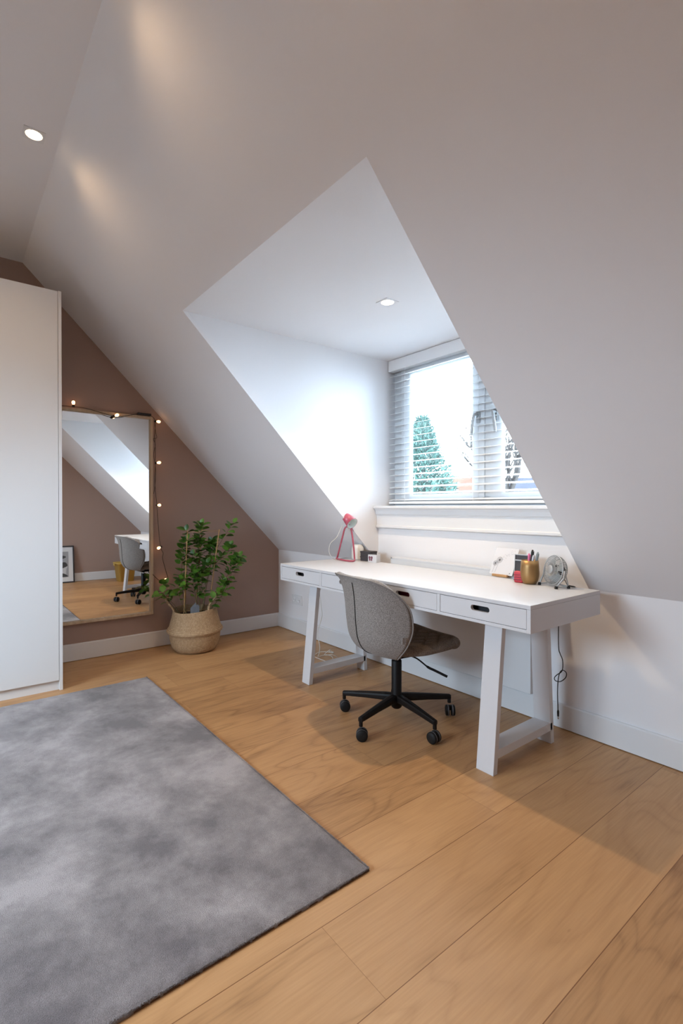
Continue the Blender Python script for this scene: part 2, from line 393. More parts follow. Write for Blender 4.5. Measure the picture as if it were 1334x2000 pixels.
# ------------------------------------------------------------------ dormer window
win = bpy.data.objects.new('window_1', None); C.objects.link(win); struct(win)
ZB, ZT = 1.12, T
link('window_frame', ring_frame(X1, X2, ZB, ZT, .085, .165, .235, .055), 'pvc', win, bevel=.003)
link('window_mullion', boxes((2.165, 2.205, .160, .235, ZB + .055, ZT - .055)), 'pvc', win, bevel=.003)
for x0, x1, hx in ((1.455, 2.165, 2.125), (2.205, 2.838, 2.252)):
    sash = link('window_sash', ring_frame(x0, x1, ZB + .01, ZT - .05, .085, .150, .184, .065), 'pvc', win, bevel=.004)
    link('glazing_bead', ring_frame(x0 + .083, x1 - .083, ZB + .073, ZT - .113, .008, .154, .172, .008), 'pvc', win)
    link('window_pane', boxes((x0 + .08, x1 - .08, .166, .170, ZB + .07, ZT - .11)), 'glass', win)
    h = link('window_handle', boxes((hx - .013, hx + .013, .138, .150, 1.63, 1.70)), 'silver', win, bevel=.003)
    bm = bmesh.new(); s_ = -1 if hx < 2.2 else 1
    tube(bm, spline([(hx, .14, 1.675), (hx, .112, 1.68), (hx + .008 * s_, .104, 1.66), (hx + .020 * s_, .104, 1.58), (hx + .022 * s_, .105, 1.555)]), .0085, 8)
    link('handle_lever', bm, 'silver', h, True)
# sill with moulded apron
prof = [(.165, 1.12), (-.045, 1.12), (-.050, 1.116), (-.050, 1.104), (-.045, 1.100), (-.036, 1.098), (-.030, 1.085), (-.026, 1.062), (-.020, 1.060), (-.017, 1.052),
        (-.017, .985), (-.026, .980), (-.026, .968), (-.012, .962), (0, .960), (0, 1.10), (.165, 1.10)]
struct(link('window_sill', prism([prof], lambda u, v, t: (t, u, v), X1 + .001, X2 - .001), 'trim'))

# ------------------------------------------------------------------ venetian blind
bl = thing('venetian_blind', 'white horizontal slat venetian blind hanging open in front of the dormer window', 'blind', ((X1 + X2) / 2, .12, 2.09))
bx0, bx1 = X1 + .006 - bl.location.x, X2 - .006 - bl.location.x
link('headrail', boxes((bx0, bx1, -.028, .022, 0, .078)), 'blind', bl, bevel=.002)
bm = bmesh.new(); nsl = 21; z_hi, z_lo = 2.055 - 2.09, 1.165 - 2.09
for i in range(nsl):
    z = z_hi + (z_lo - z_hi) * i / (nsl - 1)
    ys = [-.024, -.012, 0, .012, .024]; tilt = .24
    up = [(y, z + .0012 * (1 - (y / .024) ** 2) + y * tilt) for y in ys]; dn = [(y, zz - .0013) for y, zz in up[::-1]]
    lp = up + dn
    A = [bm.verts.new((bx0 + .003, a, c)) for a, c in lp]; B = [bm.verts.new((bx1 - .003, a, c)) for a, c in lp]
    for k in range(10): bm.faces.new([A[k], A[(k + 1) % 10], B[(k + 1) % 10], B[k]])
    bm.faces.new(A); bm.faces.new(B[::-1])
link('slats', bm, 'blind', bl)
link('bottom_rail', boxes((bx0 + .003, bx1 - .003, -.024, .024, 1.134 - 2.09, 1.150 - 2.09)), 'blind', bl, bevel=.002)
for cxx in (1.545, 2.124, 2.70):
    for yy in (-.026, .026):
        link('ladder_cord', tube(bmesh.new(), [(cxx - bl.location.x, yy, 0), (cxx - bl.location.x, yy, 1.14 - 2.09)], .0011, 5), 'blind', bl)

# ------------------------------------------------------------------ added rear roof window, unseen, lets in extra daylight
rw = bpy.data.objects.new('added_roof_window', None); C.objects.link(rw); struct(rw)
fz = lambda y: K + SL * (y - YB)
link('window_frame', prism([[(RX0, RY0), (RX1, RY0), (RX1, RY1), (RX0, RY1)], [(RX0 + .07, RY0 + .05), (RX1 - .07, RY0 + .05), (RX1 - .07, RY1 - .05), (RX0 + .07, RY1 - .05)]],
     lambda u, v, t: (u, v, fz(v) + t), -.01, .08), 'pvc', rw)
link('window_pane', prism([[(RX0 + .07, RY0 + .05), (RX1 - .07, RY0 + .05), (RX1 - .07, RY1 - .05), (RX0 + .07, RY1 - .05)]], lambda u, v, t: (u, v, fz(v) + t), .045, .05), 'glass', rw)

# ------------------------------------------------------------------ recessed spotlights
def spotlight(name, label, x, y, z, glow, watts, col, angle, group=None):
    t = thing(name, label, 'ceiling spotlight', (x, y, z), 0, group)
    hs = .042
    bm = prism([[(-hs, -hs), (hs, -hs), (hs, hs), (-hs, hs)], [(.033 * cos(a * pi / 12), .033 * sin(a * pi / 12)) for a in range(24)]], lambda u, v, tt: (u, v, tt), -.003, 0)
    link('trim_plate', bm, 'trim', t)
    link('lens', lathe(bmesh.new(), [(0, -.0035), (.026, -.0035), (.031, -.002), (.033, -.0005)], 24), glow, t, True)
    lamp_light('spot_light', 'SPOT', (0, 0, -.012), watts, col, t, spot_size=R(angle), spot_blend=.6, shadow_soft_size=.022)
    return t
spotlight('recessed_spotlight', 'small square recessed spotlight in the white dormer ceiling above the desk', 2.137, -.637, T, 'spotglow2', DORMER_W, (1, .75, .46), 112)
spotlight('recessed_spotlight', 'glowing recessed spotlight in the flat ceiling above the wardrobe', 1.41, -2.115, H, 'spotglow', SPOT_W, WARM, 150)
for x, y in ((2.35, -2.115), (3.3, -2.115), (.47, -3.1), (1.41, -3.1), (2.35, -3.1), (3.3, -3.1)):  # rear row is unseen, added to light the room
    spotlight('recessed_spotlight', 'unseen recessed spotlight in the flat ceiling outside the picture', x, y, H, 'spotglow', SPOT_W, WARM, 150, 'ceiling spotlights outside the picture')

# ------------------------------------------------------------------ wardrobe
wd = thing('wardrobe', 'tall plain white wardrobe at the left edge in front of the mauve wall', 'wardrobe', (.296, -2.9, 0))
wy = 2.9
link('side_panel', boxes((-.285, .296, -1.8797 + wy - .018, -1.8797 + wy, 0, 2.416)), 'wardrobe', wd, bevel=.001)
link('side_panel', boxes((-.285, .296, -3.90 + wy, -3.882 + wy, 0, 2.416)), 'wardrobe', wd, bevel=.001)
link('carcass', boxes((-.285, .272, -3.882 + wy, -1.8977 + wy, .06, 2.416)), 'wardrobe', wd)
link('plinth', boxes((-.285, .275, -3.882 + wy, -1.8977 + wy, 0, .058)), 'wardrobe', wd)
for i in range(2):
    y1 = -1.8797 + wy - .02 - i * 1.0
    link('wardrobe_door', boxes((.275, .2965, y1 - .978, y1, .062, 2.412)), 'wardrobe', wd, bevel=.001)

# ------------------------------------------------------------------ mirror
mr = thing('wall_mirror', 'tall wood framed mirror hanging on the mauve wall beside the wardrobe', 'mirror', (.0, -1.518, .269))
my0, my1, mh = -1.874 + 1.518, -1.1613 + 1.518, 1.818 - .269
fw = .020
fm = lambda u, v, t: (t, u, v)
link('mirror_frame', prism([[(my0, 0), (my1, 0), (my1, mh), (my0, mh)], [(my0 + fw, fw), (my1 - fw, fw), (my1 - fw, mh - fw), (my0 + fw, mh - fw)]], fm, .002, .036), 'pale_oak', mr, bevel=.002)
link('mirror_glass', boxes((.004, .014, my0 + fw, my1 - fw, fw, mh - fw)), 'mirror', mr)

# ------------------------------------------------------------------ string lights
sl = thing('string_lights', 'dark wire string of small glowing bulbs draped over the mirror and down the mauve wall', 'string lights', (.045, -1.16, 1.818))
o_ = V((.0, 1.16, -1.818))
wp = [(-1.86, 1.812), (-1.792, 1.824), (-1.721, 1.826), (-1.648, 1.825), (-1.528, 1.803), (-1.451, 1.788), (-1.367, 1.800), (-1.282, 1.824), (-1.189, 1.824), (-1.150, 1.793), (-1.148, 1.734), (-1.152, 1.665), (-1.148, 1.573), (-1.147, 1.453),
      (-1.152, 1.333), (-1.146, 1.225), (-1.136, 1.124), (-1.125, .951), (-1.109, .796), (-1.089, .747), (-1.093, .706), (-1.073, .624), (-1.049, .519), (-1.114, .529), (-1.169, .583)]
link('wire', tube(bmesh.new(), spline([V((0, a, b_)) + o_ for a, b_ in wp], 5), .0024, 6), 'wire_brown', sl, True)
wp2 = [(-1.155, 1.79), (-1.143, 1.70), (-1.135, 1.655), (-1.160, 1.645), (-1.146, 1.60), (-1.158, 1.52), (-1.143, 1.40), (-1.150, 1.27), (-1.160, 1.215)]
link('wire', tube(bmesh.new(), spline([V((-.004, a, b_)) + o_ for a, b_ in wp2], 5), .0018, 6), 'wire_brown', sl, True)
link('battery_pack', boxes((-.02, .012, -1.282 + 1.16, -1.180 + 1.16, .002, .018)), 'cable_b', sl, bevel=.003)
bulbs = [((-1.721, 1.826), (0, 0, 1)), ((-1.452, 1.788), (.7, .6, .25)), ((-1.148, 1.782), (.6, .6, -.1)), ((-1.147, 1.456), (.6, .7, .1)), ((-1.136, 1.126), (.95, .3, 0)), ((-1.106, .797), (.5, -.8, -.25)), ((-1.073, .505), (.3, 0, 1))]
def bulb_mesh():
    return lathe(bmesh.new(), [(0, .043), (.006, .041), (.0100, .036), (.0115, .029), (.0095, .021), (.007, .014), (.0068, .012)], 14)
bm_b = bm_s = None
for i, ((y, z), d) in enumerate(bulbs):
    if i == 0:
        b0 = link('bulb', bulb_mesh(), 'bulbglow', sl, True); s0 = link('bulb_socket', lathe(bmesh.new(), [(0, -.004), (.009, -.004), (.009, .013), (0, .013)], 12), 'cable_b', b0, True)
        bo = b0
    else:
        bo = b0.copy(); C.objects.link(bo); so = s0.copy(); C.objects.link(so); so.parent = bo
    bo.matrix_parent_inverse = Matrix(); bo.location = V((.004, y, z)) + o_; bo.rotation_mode = 'QUATERNION'; bo.rotation_quaternion = V(d).normalized().to_track_quat('Z', 'Y')

# ------------------------------------------------------------------ rug
rx0, rx1, ry0, ry1, rh = .70, 2.878, -4.4, -1.418, .012
rng = random.Random(3)
bm = bmesh.new(); nx, ny = 150, 200
rows = []
for i in range(nx + 1):
    r_ = []
    for j in range(ny + 1):
        x = rx0 + (rx1 - rx0) * i / nx; y = ry0 + (ry1 - ry0) * j / ny
        e = min(i, nx - i, j, ny - j)
        if e == 0: x += rng.uniform(-.003, .003); y += rng.uniform(-.003, .003)
        z = rh + rng.uniform(-.0006, .0006) - (.004 if e == 0 else 0)
        r_.append((x, y, z))
    rows.append(r_)
bm.free(); bm = grid(rows)
be = [e for e in bm.edges if e.is_boundary]
ex = bmesh.ops.extrude_edge_only(bm, edges=be)
for v in [g for g in ex['geom'] if isinstance(g, bmesh.types.BMVert)]: v.co.z = .001
for e in be: e.smooth = False
o = link('rug', bm, 'rug', None, True); tag(o, 'large mottled grey pile rug on the oak floor', 'rug')
# short pile tufts along and over the rug surface
bm = bmesh.new()
def tuft(x, y, ox, oy, h):
    a = rng.uniform(0, pi); s = .0016
    p = [V((x - s * cos(a), y - s * sin(a), rh - .001)), V((x + s * cos(a), y + s * sin(a), rh - .0012)), V((x + ox, y + oy, rh - .003 + h))]
    bm.faces.new([bm.verts.new(q) for q in p])
for k in range(14000):
    t = rng.random() * 2.98; tuft(rx1 - .002, ry1 - t, rng.uniform(0, .007), rng.uniform(-.003, .003), rng.uniform(-.003, .003))
for k in range(11000):
    t = rng.random() * (rx1 - rx0); tuft(rx0 + t, ry1 - .002, rng.uniform(-.003, .003), rng.uniform(0, .007), rng.uniform(-.003, .003))
pile = link('pile_fringe', bm, 'rug', o); pile['kind'] = 'stuff'
M['rug_back'] = mat('rug_backing', (.10, .05, .025), .9)
link('rug_backing', ring_frame(0, 1, 0, 1, .1, 0, 1) if 0 else boxes((rx1 - .01, rx1 + .0012, ry0, ry1, .0008, .0045)), 'rug_back', o)

# ------------------------------------------------------------------ desk
D0, D1, DF, DB, DZ, DU = 1.1955, 2.9898, -.7085, -.1434, .741, .634
dk = thing('desk', 'long white trestle desk with four drawers below the dormer window', 'desk', ((D0 + D1) / 2, (DF + DB) / 2, 0))
dx, dy = dk.location.x, dk.location.y
def dbox(*b_): return (b_[0] - dx, b_[1] - dx, b_[2] - dy, b_[3] - dy, b_[4], b_[5])
link('desktop', boxes(dbox(D0, D1, DF, DB, DZ - .016, DZ)), 'white_lacquer', dk, bevel=.0015)
bsx = [dbox(D0, D0 + .017, DF, DB, DU, DZ - .0162), dbox(D1 - .017, D1, DF, DB, DU, DZ - .0162), dbox(D0 + .017, D1 - .017, DF, DB, DU, DU + .013), dbox(D0 + .017, D1 - .017, DB - .015, DB, DU + .013, DZ - .0162)]
dw = (D1 - D0) / 4
for k in (1, 2, 3): bsx.append(dbox(D0 + dw * k - .009, D0 + dw * k + .009, DF, DB - .015, DU + .013, DZ - .0162))
link('desk_frame', boxes(*bsx), 'white_lacquer', dk, bevel=.0008)
for k in range(4):
    a0 = D0 + dw * k + (.017 if k == 0 else .009) + .0018; a1 = D0 + dw * (k + 1) - (.017 if k == 3 else .009) - .0018
    z0, z1 = DU + .013 + .0018, DZ - .0162 - .002; cx_ = (a0 + a1) / 2; cz = (z0 + z1) / 2 + .008
    hl, hr = .046, .0115
    hole = [(cx_ + (hl - hr) + hr * sin(t), cz + hr * cos(t)) for t in [pi * i / 10 for i in range(11)]] + [(cx_ - (hl - hr) - hr * sin(t), cz - hr * cos(t)) for t in [pi * i / 10 for i in range(11)]]
    dr = link('drawer', prism([[(a0, z0), (a1, z0), (a1, z1), (a0, z1)], hole], lambda u, v, t: (u - dx, t - dy, v), DF + .0012, DF + .017), 'white_lacquer', dk)
    link('drawer_box', boxes(dbox(a0 + .01, a1 - .01, DF + .017, DF + .40, z0, z0 + .008), dbox(a0 + .01, a0 + .02, DF + .017, DF + .40, z0, z1 - .01), dbox(a1 - .02, a1 - .01, DF + .017, DF + .40, z0, z1 - .01), dbox(a0 + .02, a1 - .02, DF + .05, DF + .06, z0 + .008, z1 - .004)), 'red_dark' if k == 2 else 'dark', dr)  # near panel closes the view; dark colour stands in for inner shade
# legs: flat boards leaning out towards the front and the back
def leg(x0, x1, yt, yb, th):
    bm = bmesh.new(); v = []
    for z, y in ((0, yb), (DU, yt)):
        v += [bm.verts.new((x - dx, yy - dy, z)) for x, yy in ((x0, y), (x1, y), (x1, y + th), (x0, y + th))]
    for f in ((3, 2, 1, 0), (4, 5, 6, 7), (0, 1, 5, 4), (1, 2, 6, 5), (2, 3, 7, 6), (3, 0, 4, 7)): bm.faces.new([v[i] for i in f])
    link('leg', bm, 'white_lacquer', dk, bevel=.0015)
for x0, x1 in ((1.383, 1.461), (2.712, 2.797)):
    leg(x0, x1, -.600, -.664, .028)
    leg(x0, x1, -.250, -.208, .028)
    link('stretcher', boxes(dbox(x0, x1, -.628, -.196, .063, .100)), 'white_lacquer', dk, bevel=.0015)
    link('top_rail', boxes(dbox(x0 - .0, x1 + .0, -.575, -.25, DU - .03, DU)), 'white_lacquer', dk, bevel=.0015)

# ------------------------------------------------------------------ office chair
CF = math.atan2(.988, .134) - pi / 2          # forward is local +Y
ch = thing('office_chair', 'grey fabric swivel office chair with black five star base at the desk', 'chair', (2.16, -.592, 0), CF)
def smooth_path(keys, t):
    # keys [(t, v...)] catmull
    n_ = len(keys)
    for i in range(n_ - 1):
        if t <= keys[i + 1][0] or i == n_ - 2:
            a, b_ = keys[i], keys[i + 1]; f = (t - a[0]) / (b_[0] - a[0]); p0 = keys[max(i - 1, 0)]; p3 = keys[min(i + 2, n_ - 1)]
            return [.5 * (2 * a[k] + (-p0[k] + b_[k]) * f + (2 * p0[k] - 5 * a[k] + 4 * b_[k] - p3[k]) * f * f + (-p0[k] + 3 * a[k] - 3 * b_[k] + p3[k]) * f ** 3) for k in range(1, len(a))]
# back shell: t, y, z, half width, wrap at the wing
back = [(0, -.030, .362, .090, .004), (.10, -.110, .362, .130, .020), (.22, -.192, .390, .178, .075), (.36, -.235, .450, .224, .130), (.52, -.250, .530, .247, .160), (.70, -.256, .620, .252, .150), (.82, -.262, .680, .244, .115), (.90, -.269, .722, .230, .075), (.96, -.277, .752, .205, .035), (1.0, -.283, .768, .165, .010)]
def shell(keys, nt, ns, thick, uvec):
    rows = []
    for i in range(nt + 1):
        y, z, hw, wr = smooth_path(keys, i / nt)
        rows.append([(y, z, hw, wr, -1 + 2 * j / ns) for j in range(ns + 1)])
    P = [[V((s * hw, y + (wr * abs(s) ** 3.0 if uvec == 'y' else 0), z + (0 if uvec == 'y' else wr * abs(s) ** 2.2))) for (y, z, hw, wr, s) in r] for r in rows]
    N = []
    for i in range(nt + 1):
        nr = []
        for j in range(ns + 1):
            du = P[i][min(j + 1, ns)] - P[i][max(j - 1, 0)]; dv = P[min(i + 1, nt)][j] - P[max(i - 1, 0)][j]
            nn = du.cross(dv).normalized(); nr.append(nn)
        N.append(nr)
    return P, N
def thick_shell(P, N, th, quilt=None):
    bm = bmesh.new(); nt, ns = len(P) - 1, len(P[0]) - 1
    def tk(i, j):
        e = min(i / nt, 1 - i / nt) * 2; f = min(j / ns, 1 - j / ns) * 2
        k = min(1, (e / .18)) if e < .18 else 1; g = min(1, (f / .22)) if f < .22 else 1
        return th * (math.sqrt(max(0, 1 - (1 - k) ** 2)) * math.sqrt(max(0, 1 - (1 - g) ** 2)))
    A = []; B = []
    for i in range(nt + 1):
        A.append([bm.verts.new(P[i][j]) for j in range(ns + 1)])
        B.append([bm.verts.new(P[i][j] + N[i][j] * (tk(i, j) - (quilt(i / nt, j / ns) if quilt else 0))) if 0 < i < nt and 0 < j < ns else A[i][j] for j in range(ns + 1)])
    for i in range(nt):
        for j in range(ns):
            bm.faces.new([A[i][j], A[i + 1][j], A[i + 1][j + 1], A[i][j + 1]])
            q = [B[i][j], B[i][j + 1], B[i + 1][j + 1], B[i + 1][j]]
            if len(set(q)) >= 3 and not all(v in (A[i][j], A[i][j + 1], A[i + 1][j], A[i + 1][j + 1]) for v in q):
                try: bm.faces.new(q)
                except ValueError: pass
    return bm
NT, NS = 60, 48
P, N = shell(back, NT, NS, .03, 'y')
sgn = 1 if N[NT // 2][NS // 2].y > 0 else -1
N = [[n_ * sgn for n_ in r] for r in N]
bk = link('backrest', thick_shell(P, N, .034), 'grey_fabric', ch, True)
bm = bmesh.new(); tube(bm, [P[i][NS // 2] - N[i][NS // 2] * .0008 for i in range(8, 57)], .0028, 6); link('seam', bm, 'rubber', bk, True)
# tube along the shell edge, standing in for its lit rim
edge = [P[i][0] for i in range(10, NT + 1)] + [P[NT][j] for j in range(1, NS)] + [P[i][NS] for i in range(NT, 9, -1)]
M['rim_grey'] = mat('grey_rim', (.24, .22, .21), .8)
link('rim_tube', tube(bmesh.new(), edge, .0034, 6), 'rim_grey', bk, True)
link('zip_pull', boxes((.228, .234, -.142, -.128, .47, .50)), 'grey_fabric', bk)
# seat: t, y, z, half width, wing lift
seat = [(0, -0.165, 0.402, 0.075, 0.008), (0.08, -0.15, 0.387, 0.105, 0.01), (0.22, -0.1, 0.373, 0.165, 0.016), (0.42, 0.0, 0.367, 0.212, 0.022), (0.62, 0.09, 0.37, 0.226, 0.026), (0.8, 0.17, 0.375, 0.226, 0.026), (0.92, 0.23, 0.381, 0.214, 0.022), (0.975, 0.252, 0.385, 0.195, 0.016), (1.0, 0.262, 0.387, 0.17, 0.012)]
P2, N2 = shell(seat, 72, 72, .05, 'z')
sgn = 1 if N2[36][36].z > 0 else -1
N2 = [[n_ * sgn for n_ in r] for r in N2]
def quilt(t, s):
    a = abs(((t * 5.0 + s * 5.0) % 1) - .5) * 2; b_ = abs(((t * 5.0 - s * 5.0) % 1) - .5) * 2
    q = max(0, (max(a, b_) - .72) / .28); return .010 * q * q
def seat_th():
    return thick_shell(P2, N2, .050, quilt)
stt = link('seat', seat_th(), 'brown_fabric', ch, True)
# front roll, thicker bolster on the front edge
bm = bmesh.new()
roll = []
for j in range(0, 33):
    s = -1 + 2 * j / 32
    roll.append(V((s * .212, .250 - .030 * abs(s) ** 3, .402 + .018 * abs(s) ** 2.2)))
tube(bm, roll, [.004 + .032 * math.sqrt(max(0, 1 - abs(-1 + 2 * j / 32) ** 9)) for j in range(33)], 16)
link('seat_bolster', bm, 'brown_fabric', stt, True)
link('seat_plate', boxes((-.07, .07, -.05,   .08, .340, .365)), 'black', ch, bevel=.006)
link('gas_lift', lathe(bmesh.new(), [(0, .29), (.013, .29), (.013, .345), (0, .345)], 20), 'chrome', ch, True)
link('column', lathe(bmesh.new(), [(0, .065), (.018, .065), (.026, .072), (.030, .085), (.034, .11), (.033, .125), (.0265, .145), (.0265, .312), (.024, .317), (0, .317)], 24), 'black', ch, True)
link('height_lever', tube(bmesh.new(), spline([(.03, .04, .345), (.06, .085, .325), (.10, .125, .285), (.125, .15, .270), (.17, .195, .243)]), [.004] * 12 + [.004] * 0 + [.0065] * 12 + [.0065], 8), 'rubber', ch, True)
base_a = R(-151.5) - CF
for k in range(5):
    a = base_a + k * 2 * pi / 5
    e = thing('x', '', ''); e.name = 'base_arm' if 0 else e.name
    bpy.data.objects.remove(e)
    d = V((cos(a), sin(a), 0)); s_ = V((-sin(a), cos(a), 0)); z_ = V((0, 0, 1))
    bm = bmesh.new(); secs = [(.012, .120, .020, .022), (.06, .119, .021, .020), (.17, .111, .017, .016), (.285, .100, .013, .013), (.302, .098, .0125, .0125)]
    rg = []
    for r_, z, hw_, hh in secs:
        c = d * r_ + z_ * z
        rg.append([bm.verts.new(c + s_ * (hw_ * math.copysign(abs(cos(q)) ** .6, cos(q))) + z_ * (hh * math.copysign(abs(sin(q)) ** .6, sin(q)))) for q in [2 * pi * i / 12 + .13 for i in range(12)]])
    for A, B in zip(rg, rg[1:]):
        for i in range(12): bm.faces.new([A[i], A[(i + 1) % 12], B[(i + 1) % 12], B[i]])
    bm.faces.new(rg[0]); bm.faces.new(rg[-1])
    tube(bm, [d * .296 + z_ * .108, d * .296 + z_ * .066], .0095, 10)
    arm = link('base_arm', bm, 'black', ch, False, bevel=.002)
    # twin caster; swivelled
    sw = a + [0.5, -.9, .2, 1.3, 0][k]
    f = V((cos(sw), sin(sw), 0)); ax = V((-sin(sw), cos(sw), 0))
    cc = d * .300 - f * .008 + z_ * .0285
    bm = bmesh.new()
    for s in (-1, 1):
        prof = [(0, .006), (.026, .006), (.0275, .009), (.0275, .021), (.024, .0245), (.010, .0265), (0, .0265)]
        lathe(bm, prof, 24, aim(ax * s, cc))
    tube(bm, [cc + z_ * .0, cc + z_ * .026 + f * .006], .008, 8)
    cst = link('caster', bm, 'rubber', arm, True)
    bm = bmesh.new()
    for s in (-1, 1): lathe(bm, [(.0279, .0085), (.0285, .010), (.0285, .013), (.0279, .0145)], 24, aim(ax * s, cc))
    link('wheel_rim', bm, 'greyring', arm, True)

# ------------------------------------------------------------------ radiator and wall details
rd = thing('radiator', 'white panel radiator on the wall behind the desk under the window', 'radiator', (2.11, -.06, .155))
r0, r1, rz = 1.60 - 2.11, 2.62 - 2.11, .775 - .155
bm = boxes((r0, r1, -.032, -.026, .0, rz - .008), (r0, r1, .026, .032, 0, rz - .008)); link('panel', bm, 'trim', rd, bevel=.002)
bm = bmesh.new(); [box(bm, r0 + .02 + i * .0335, r0 + .024 + i * .0335, -.026, .026, .02, rz - .02) for i in range(30)]; link('convector_fins', bm, 'trim', rd)
g_ = []
for i in range(4): g_.append((r0, r1, -.034 + i * .0187, -.034 + i * .0187 + .011, rz - .008, rz))
g_ += [(r0, r0 + .01, -.034, .034, rz - .008, rz - .001), (r1 - .01, r1, -.034, .034, rz - .008, rz - .001)]
link('top_grille', boxes(*g_), 'trim', rd)
link('side_cover', boxes((r0 - .003, r0, -.034, .034, 0, rz)), 'trim', rd); link('side_cover', boxes((r1, r1 + .003, -.034, .034, 0, rz)), 'trim', rd)
for q in (r0 + .1, r1 - .13): link('wall_bracket', boxes((q, q + .03, .032, .058, .1, rz - .1)), 'trim', rd)

sk = thing('wall_socket', 'white double power socket on the wall left of the desk leg', 'socket', (.32, -.001, .29))
link('socket_plate', prism([[(-.078, -.042), (.078, -.042), (.078, .042), (-.078, .042)]], lambda u, v, t: (u, t, v), -.010, .001), 'trim', sk, bevel=.003)
for s in (-1, 1):
    bm = bmesh.new(); lathe(bm, [(.021, 0), (.021, .004), (.018, .004), (.0175, -.001), (0, -.001)], 24, aim((0, -1, 0), (s * .036, -.0105, 0)))
    oo = link('socket_outlet', bm, 'trim', sk, True)
    bm = bmesh.new(); [lathe(bm, [(0, .0005), (.0028, .0005), (.0028, 0)], 10, aim((0, -1, 0), (s * .036 + q * .0095, -.0098, 0))) for q in (-1, 1)]
    link('pin_hole', bm, 'dark', oo)

# ------------------------------------------------------------------ cables
bcp = [(2.79, -.12, .63), (2.774, -.10, .529), (2.775, -.1, .429), (2.783, -.1, .40), (2.795, -.1, .372), (2.793, -.1, .322), (2.767, -.098, .295), (2.752, -.096, .276), (2.756, -.094, .262), (2.78, -.092, .264), (2.806, -.092, .290), (2.810, -.095, .316), (2.793, -.102, .324), (2.778, -.104, .293), (2.770, -.1, .216), (2.773, -.1, .12)]
bc = thing('power_cable', 'thin black cable with a loop hanging behind the right end of the desk', 'cable', (2.775, -.10, .4)); q0 = V((2.775, -.10, .4))
link('cord', tube(bmesh.new(), spline([V(p) - q0 for p in bcp], 6), .0022, 6), 'cable_b', bc, True)
bm = bmesh.new(); tube(bm, [V((2.773, -.1, .125)) - q0, V((2.773, -.1, .118)) - q0, V((2.7735, -.1, .095)) - q0], [.003, .0052, .0045], 8); link('plug', bm, 'cable_b', bc, True)
link('plug_tip', tube(bmesh.new(), [V((2.7735, -.1, .095)) - q0, V((2.774, -.1, .082)) - q0], .0028, 8), 'chrome', bc, True)
wcp = [(1.10, -.25, .62), (1.075, -.30, .507), (1.093, -.305, .41), (1.10, -.30, .33), (1.075, -.30, .26), (1.055, -.305, .204), (1.062, -.31, .16), (1.078, -.305, .10), (1.066, -.30, .05), (1.045, -.295, .012), (1.03, -.25, .006), (1.03, -.21, .006), (1.08, -.20, .006), (1.15, -.24, .006), (1.17, -.29, .006), (1.12, -.31, .008), (1.02, -.33, .02), (.97, -.27, .006), (.94, -.20, .006), (1.0, -.14, .006)]
wc = thing('extension_cable', 'tangled white cable behind the left desk leg trailing onto the floor', 'cable', (1.08, -.28, 0)); q0 = V((1.08, -.28, 0))
link('cord', tube(bmesh.new(), spline([V(p) - q0 for p in wcp], 6), .0024, 6), 'cable_w', wc, True)
bm = bmesh.new(); tube(bm, spline([V(p) - q0 for p in ((1.0, -.14, .006), (1.04, -.18, .03), (1.09, -.22, .06), (1.06, -.25, .02), (1.12, -.22, .03), (1.13, -.18, .006))], 6), .002, 6); link('cord_loop', bm, 'cable_w', wc, True)
link('cord_connector', boxes((-.10, -.06, .135, .15, .0, .012)), 'cable_w', wc, bevel=.003)

# ------------------------------------------------------------------ things on the desk
Z = DZ
# desk lamp
lp = thing('desk_lamp', 'small rose pink desk lamp with bent rod stand on the left of the desk', 'lamp', (1.37, -.265, Z))
q0 = V((1.37, -.265, Z))
def W(*p): return V(p) - q0
rod = [(1.372, -.270, .978), (1.352, -.288, .968), (1.318, -.285, .90), (1.262, -.272, .80), (1.232, -.262, .757), (1.232, -.270, .748), (1.262, -.280, .7475), (1.340, -.298, .7475), (1.410, -.300, .7475), (1.432, -.288, .7475), (1.424, -.268, .7475), (1.385, -.230, .7475), (1.368, -.218, .760), (1.370, -.225, .82), (1.376, -.245, .92), (1.380, -.262, .978)]
link('lamp_stand', tube(bmesh.new(), spline([W(*p) for p in rod], 7), .0060, 10), 'pink', lp, True)
sd = V((.80, .05, -.56)).normalized(); sc0 = V((1.345, -.285, 1.052)); mlen = .092
mt = aim(sd, sc0 - q0)
link('lamp_shade', lathe(bmesh.new(), [(0, -.006), (.016, -.005), (.025, 0), (.028, .006), (.042, mlen), (.0405, mlen), (.0265, .010), (0, .004)], 40, mt), 'pink', lp, True)
link('shade_lining', lathe(bmesh.new(), [(.0412, mlen - .0005), (.0398, mlen - .001), (.0262, .012), (0, .008)], 40, mt), 'mint', lp, True)
link('bulb', lathe(bmesh.new(), [(0, .062), (.010, .058), (.016, .046), (.013, .034), (.008, .024), (.008, .010)], 20, mt), 'bulbwarm', lp, True)
link('shade_hinge', tube(bmesh.new(), [W(1.368, -.268, .972), W(1.374, -.266, .992)], .0075, 10), 'pink', lp, True)
link('switch_tab', tube(bmesh.new(), [W(1.385, -.256, .972), W(1.394, -.248, .945)], .0022, 6), 'pink', lp, True)
link('lamp_cord', tube(bmesh.new(), spline([W(1.345, -.285, 1.03), W(1.335, -.31, .97), W(1.318, -.335, .905), W(1.285, -.365, .86), W(1.265, -.36, .80), W(1.262, -.33, .758), W(1.255, -.29, .7435), W(1.22, -.22, .7435), W(1.21, -.15, .7435)], 8), .0018, 6), 'cable_w', lp, True)

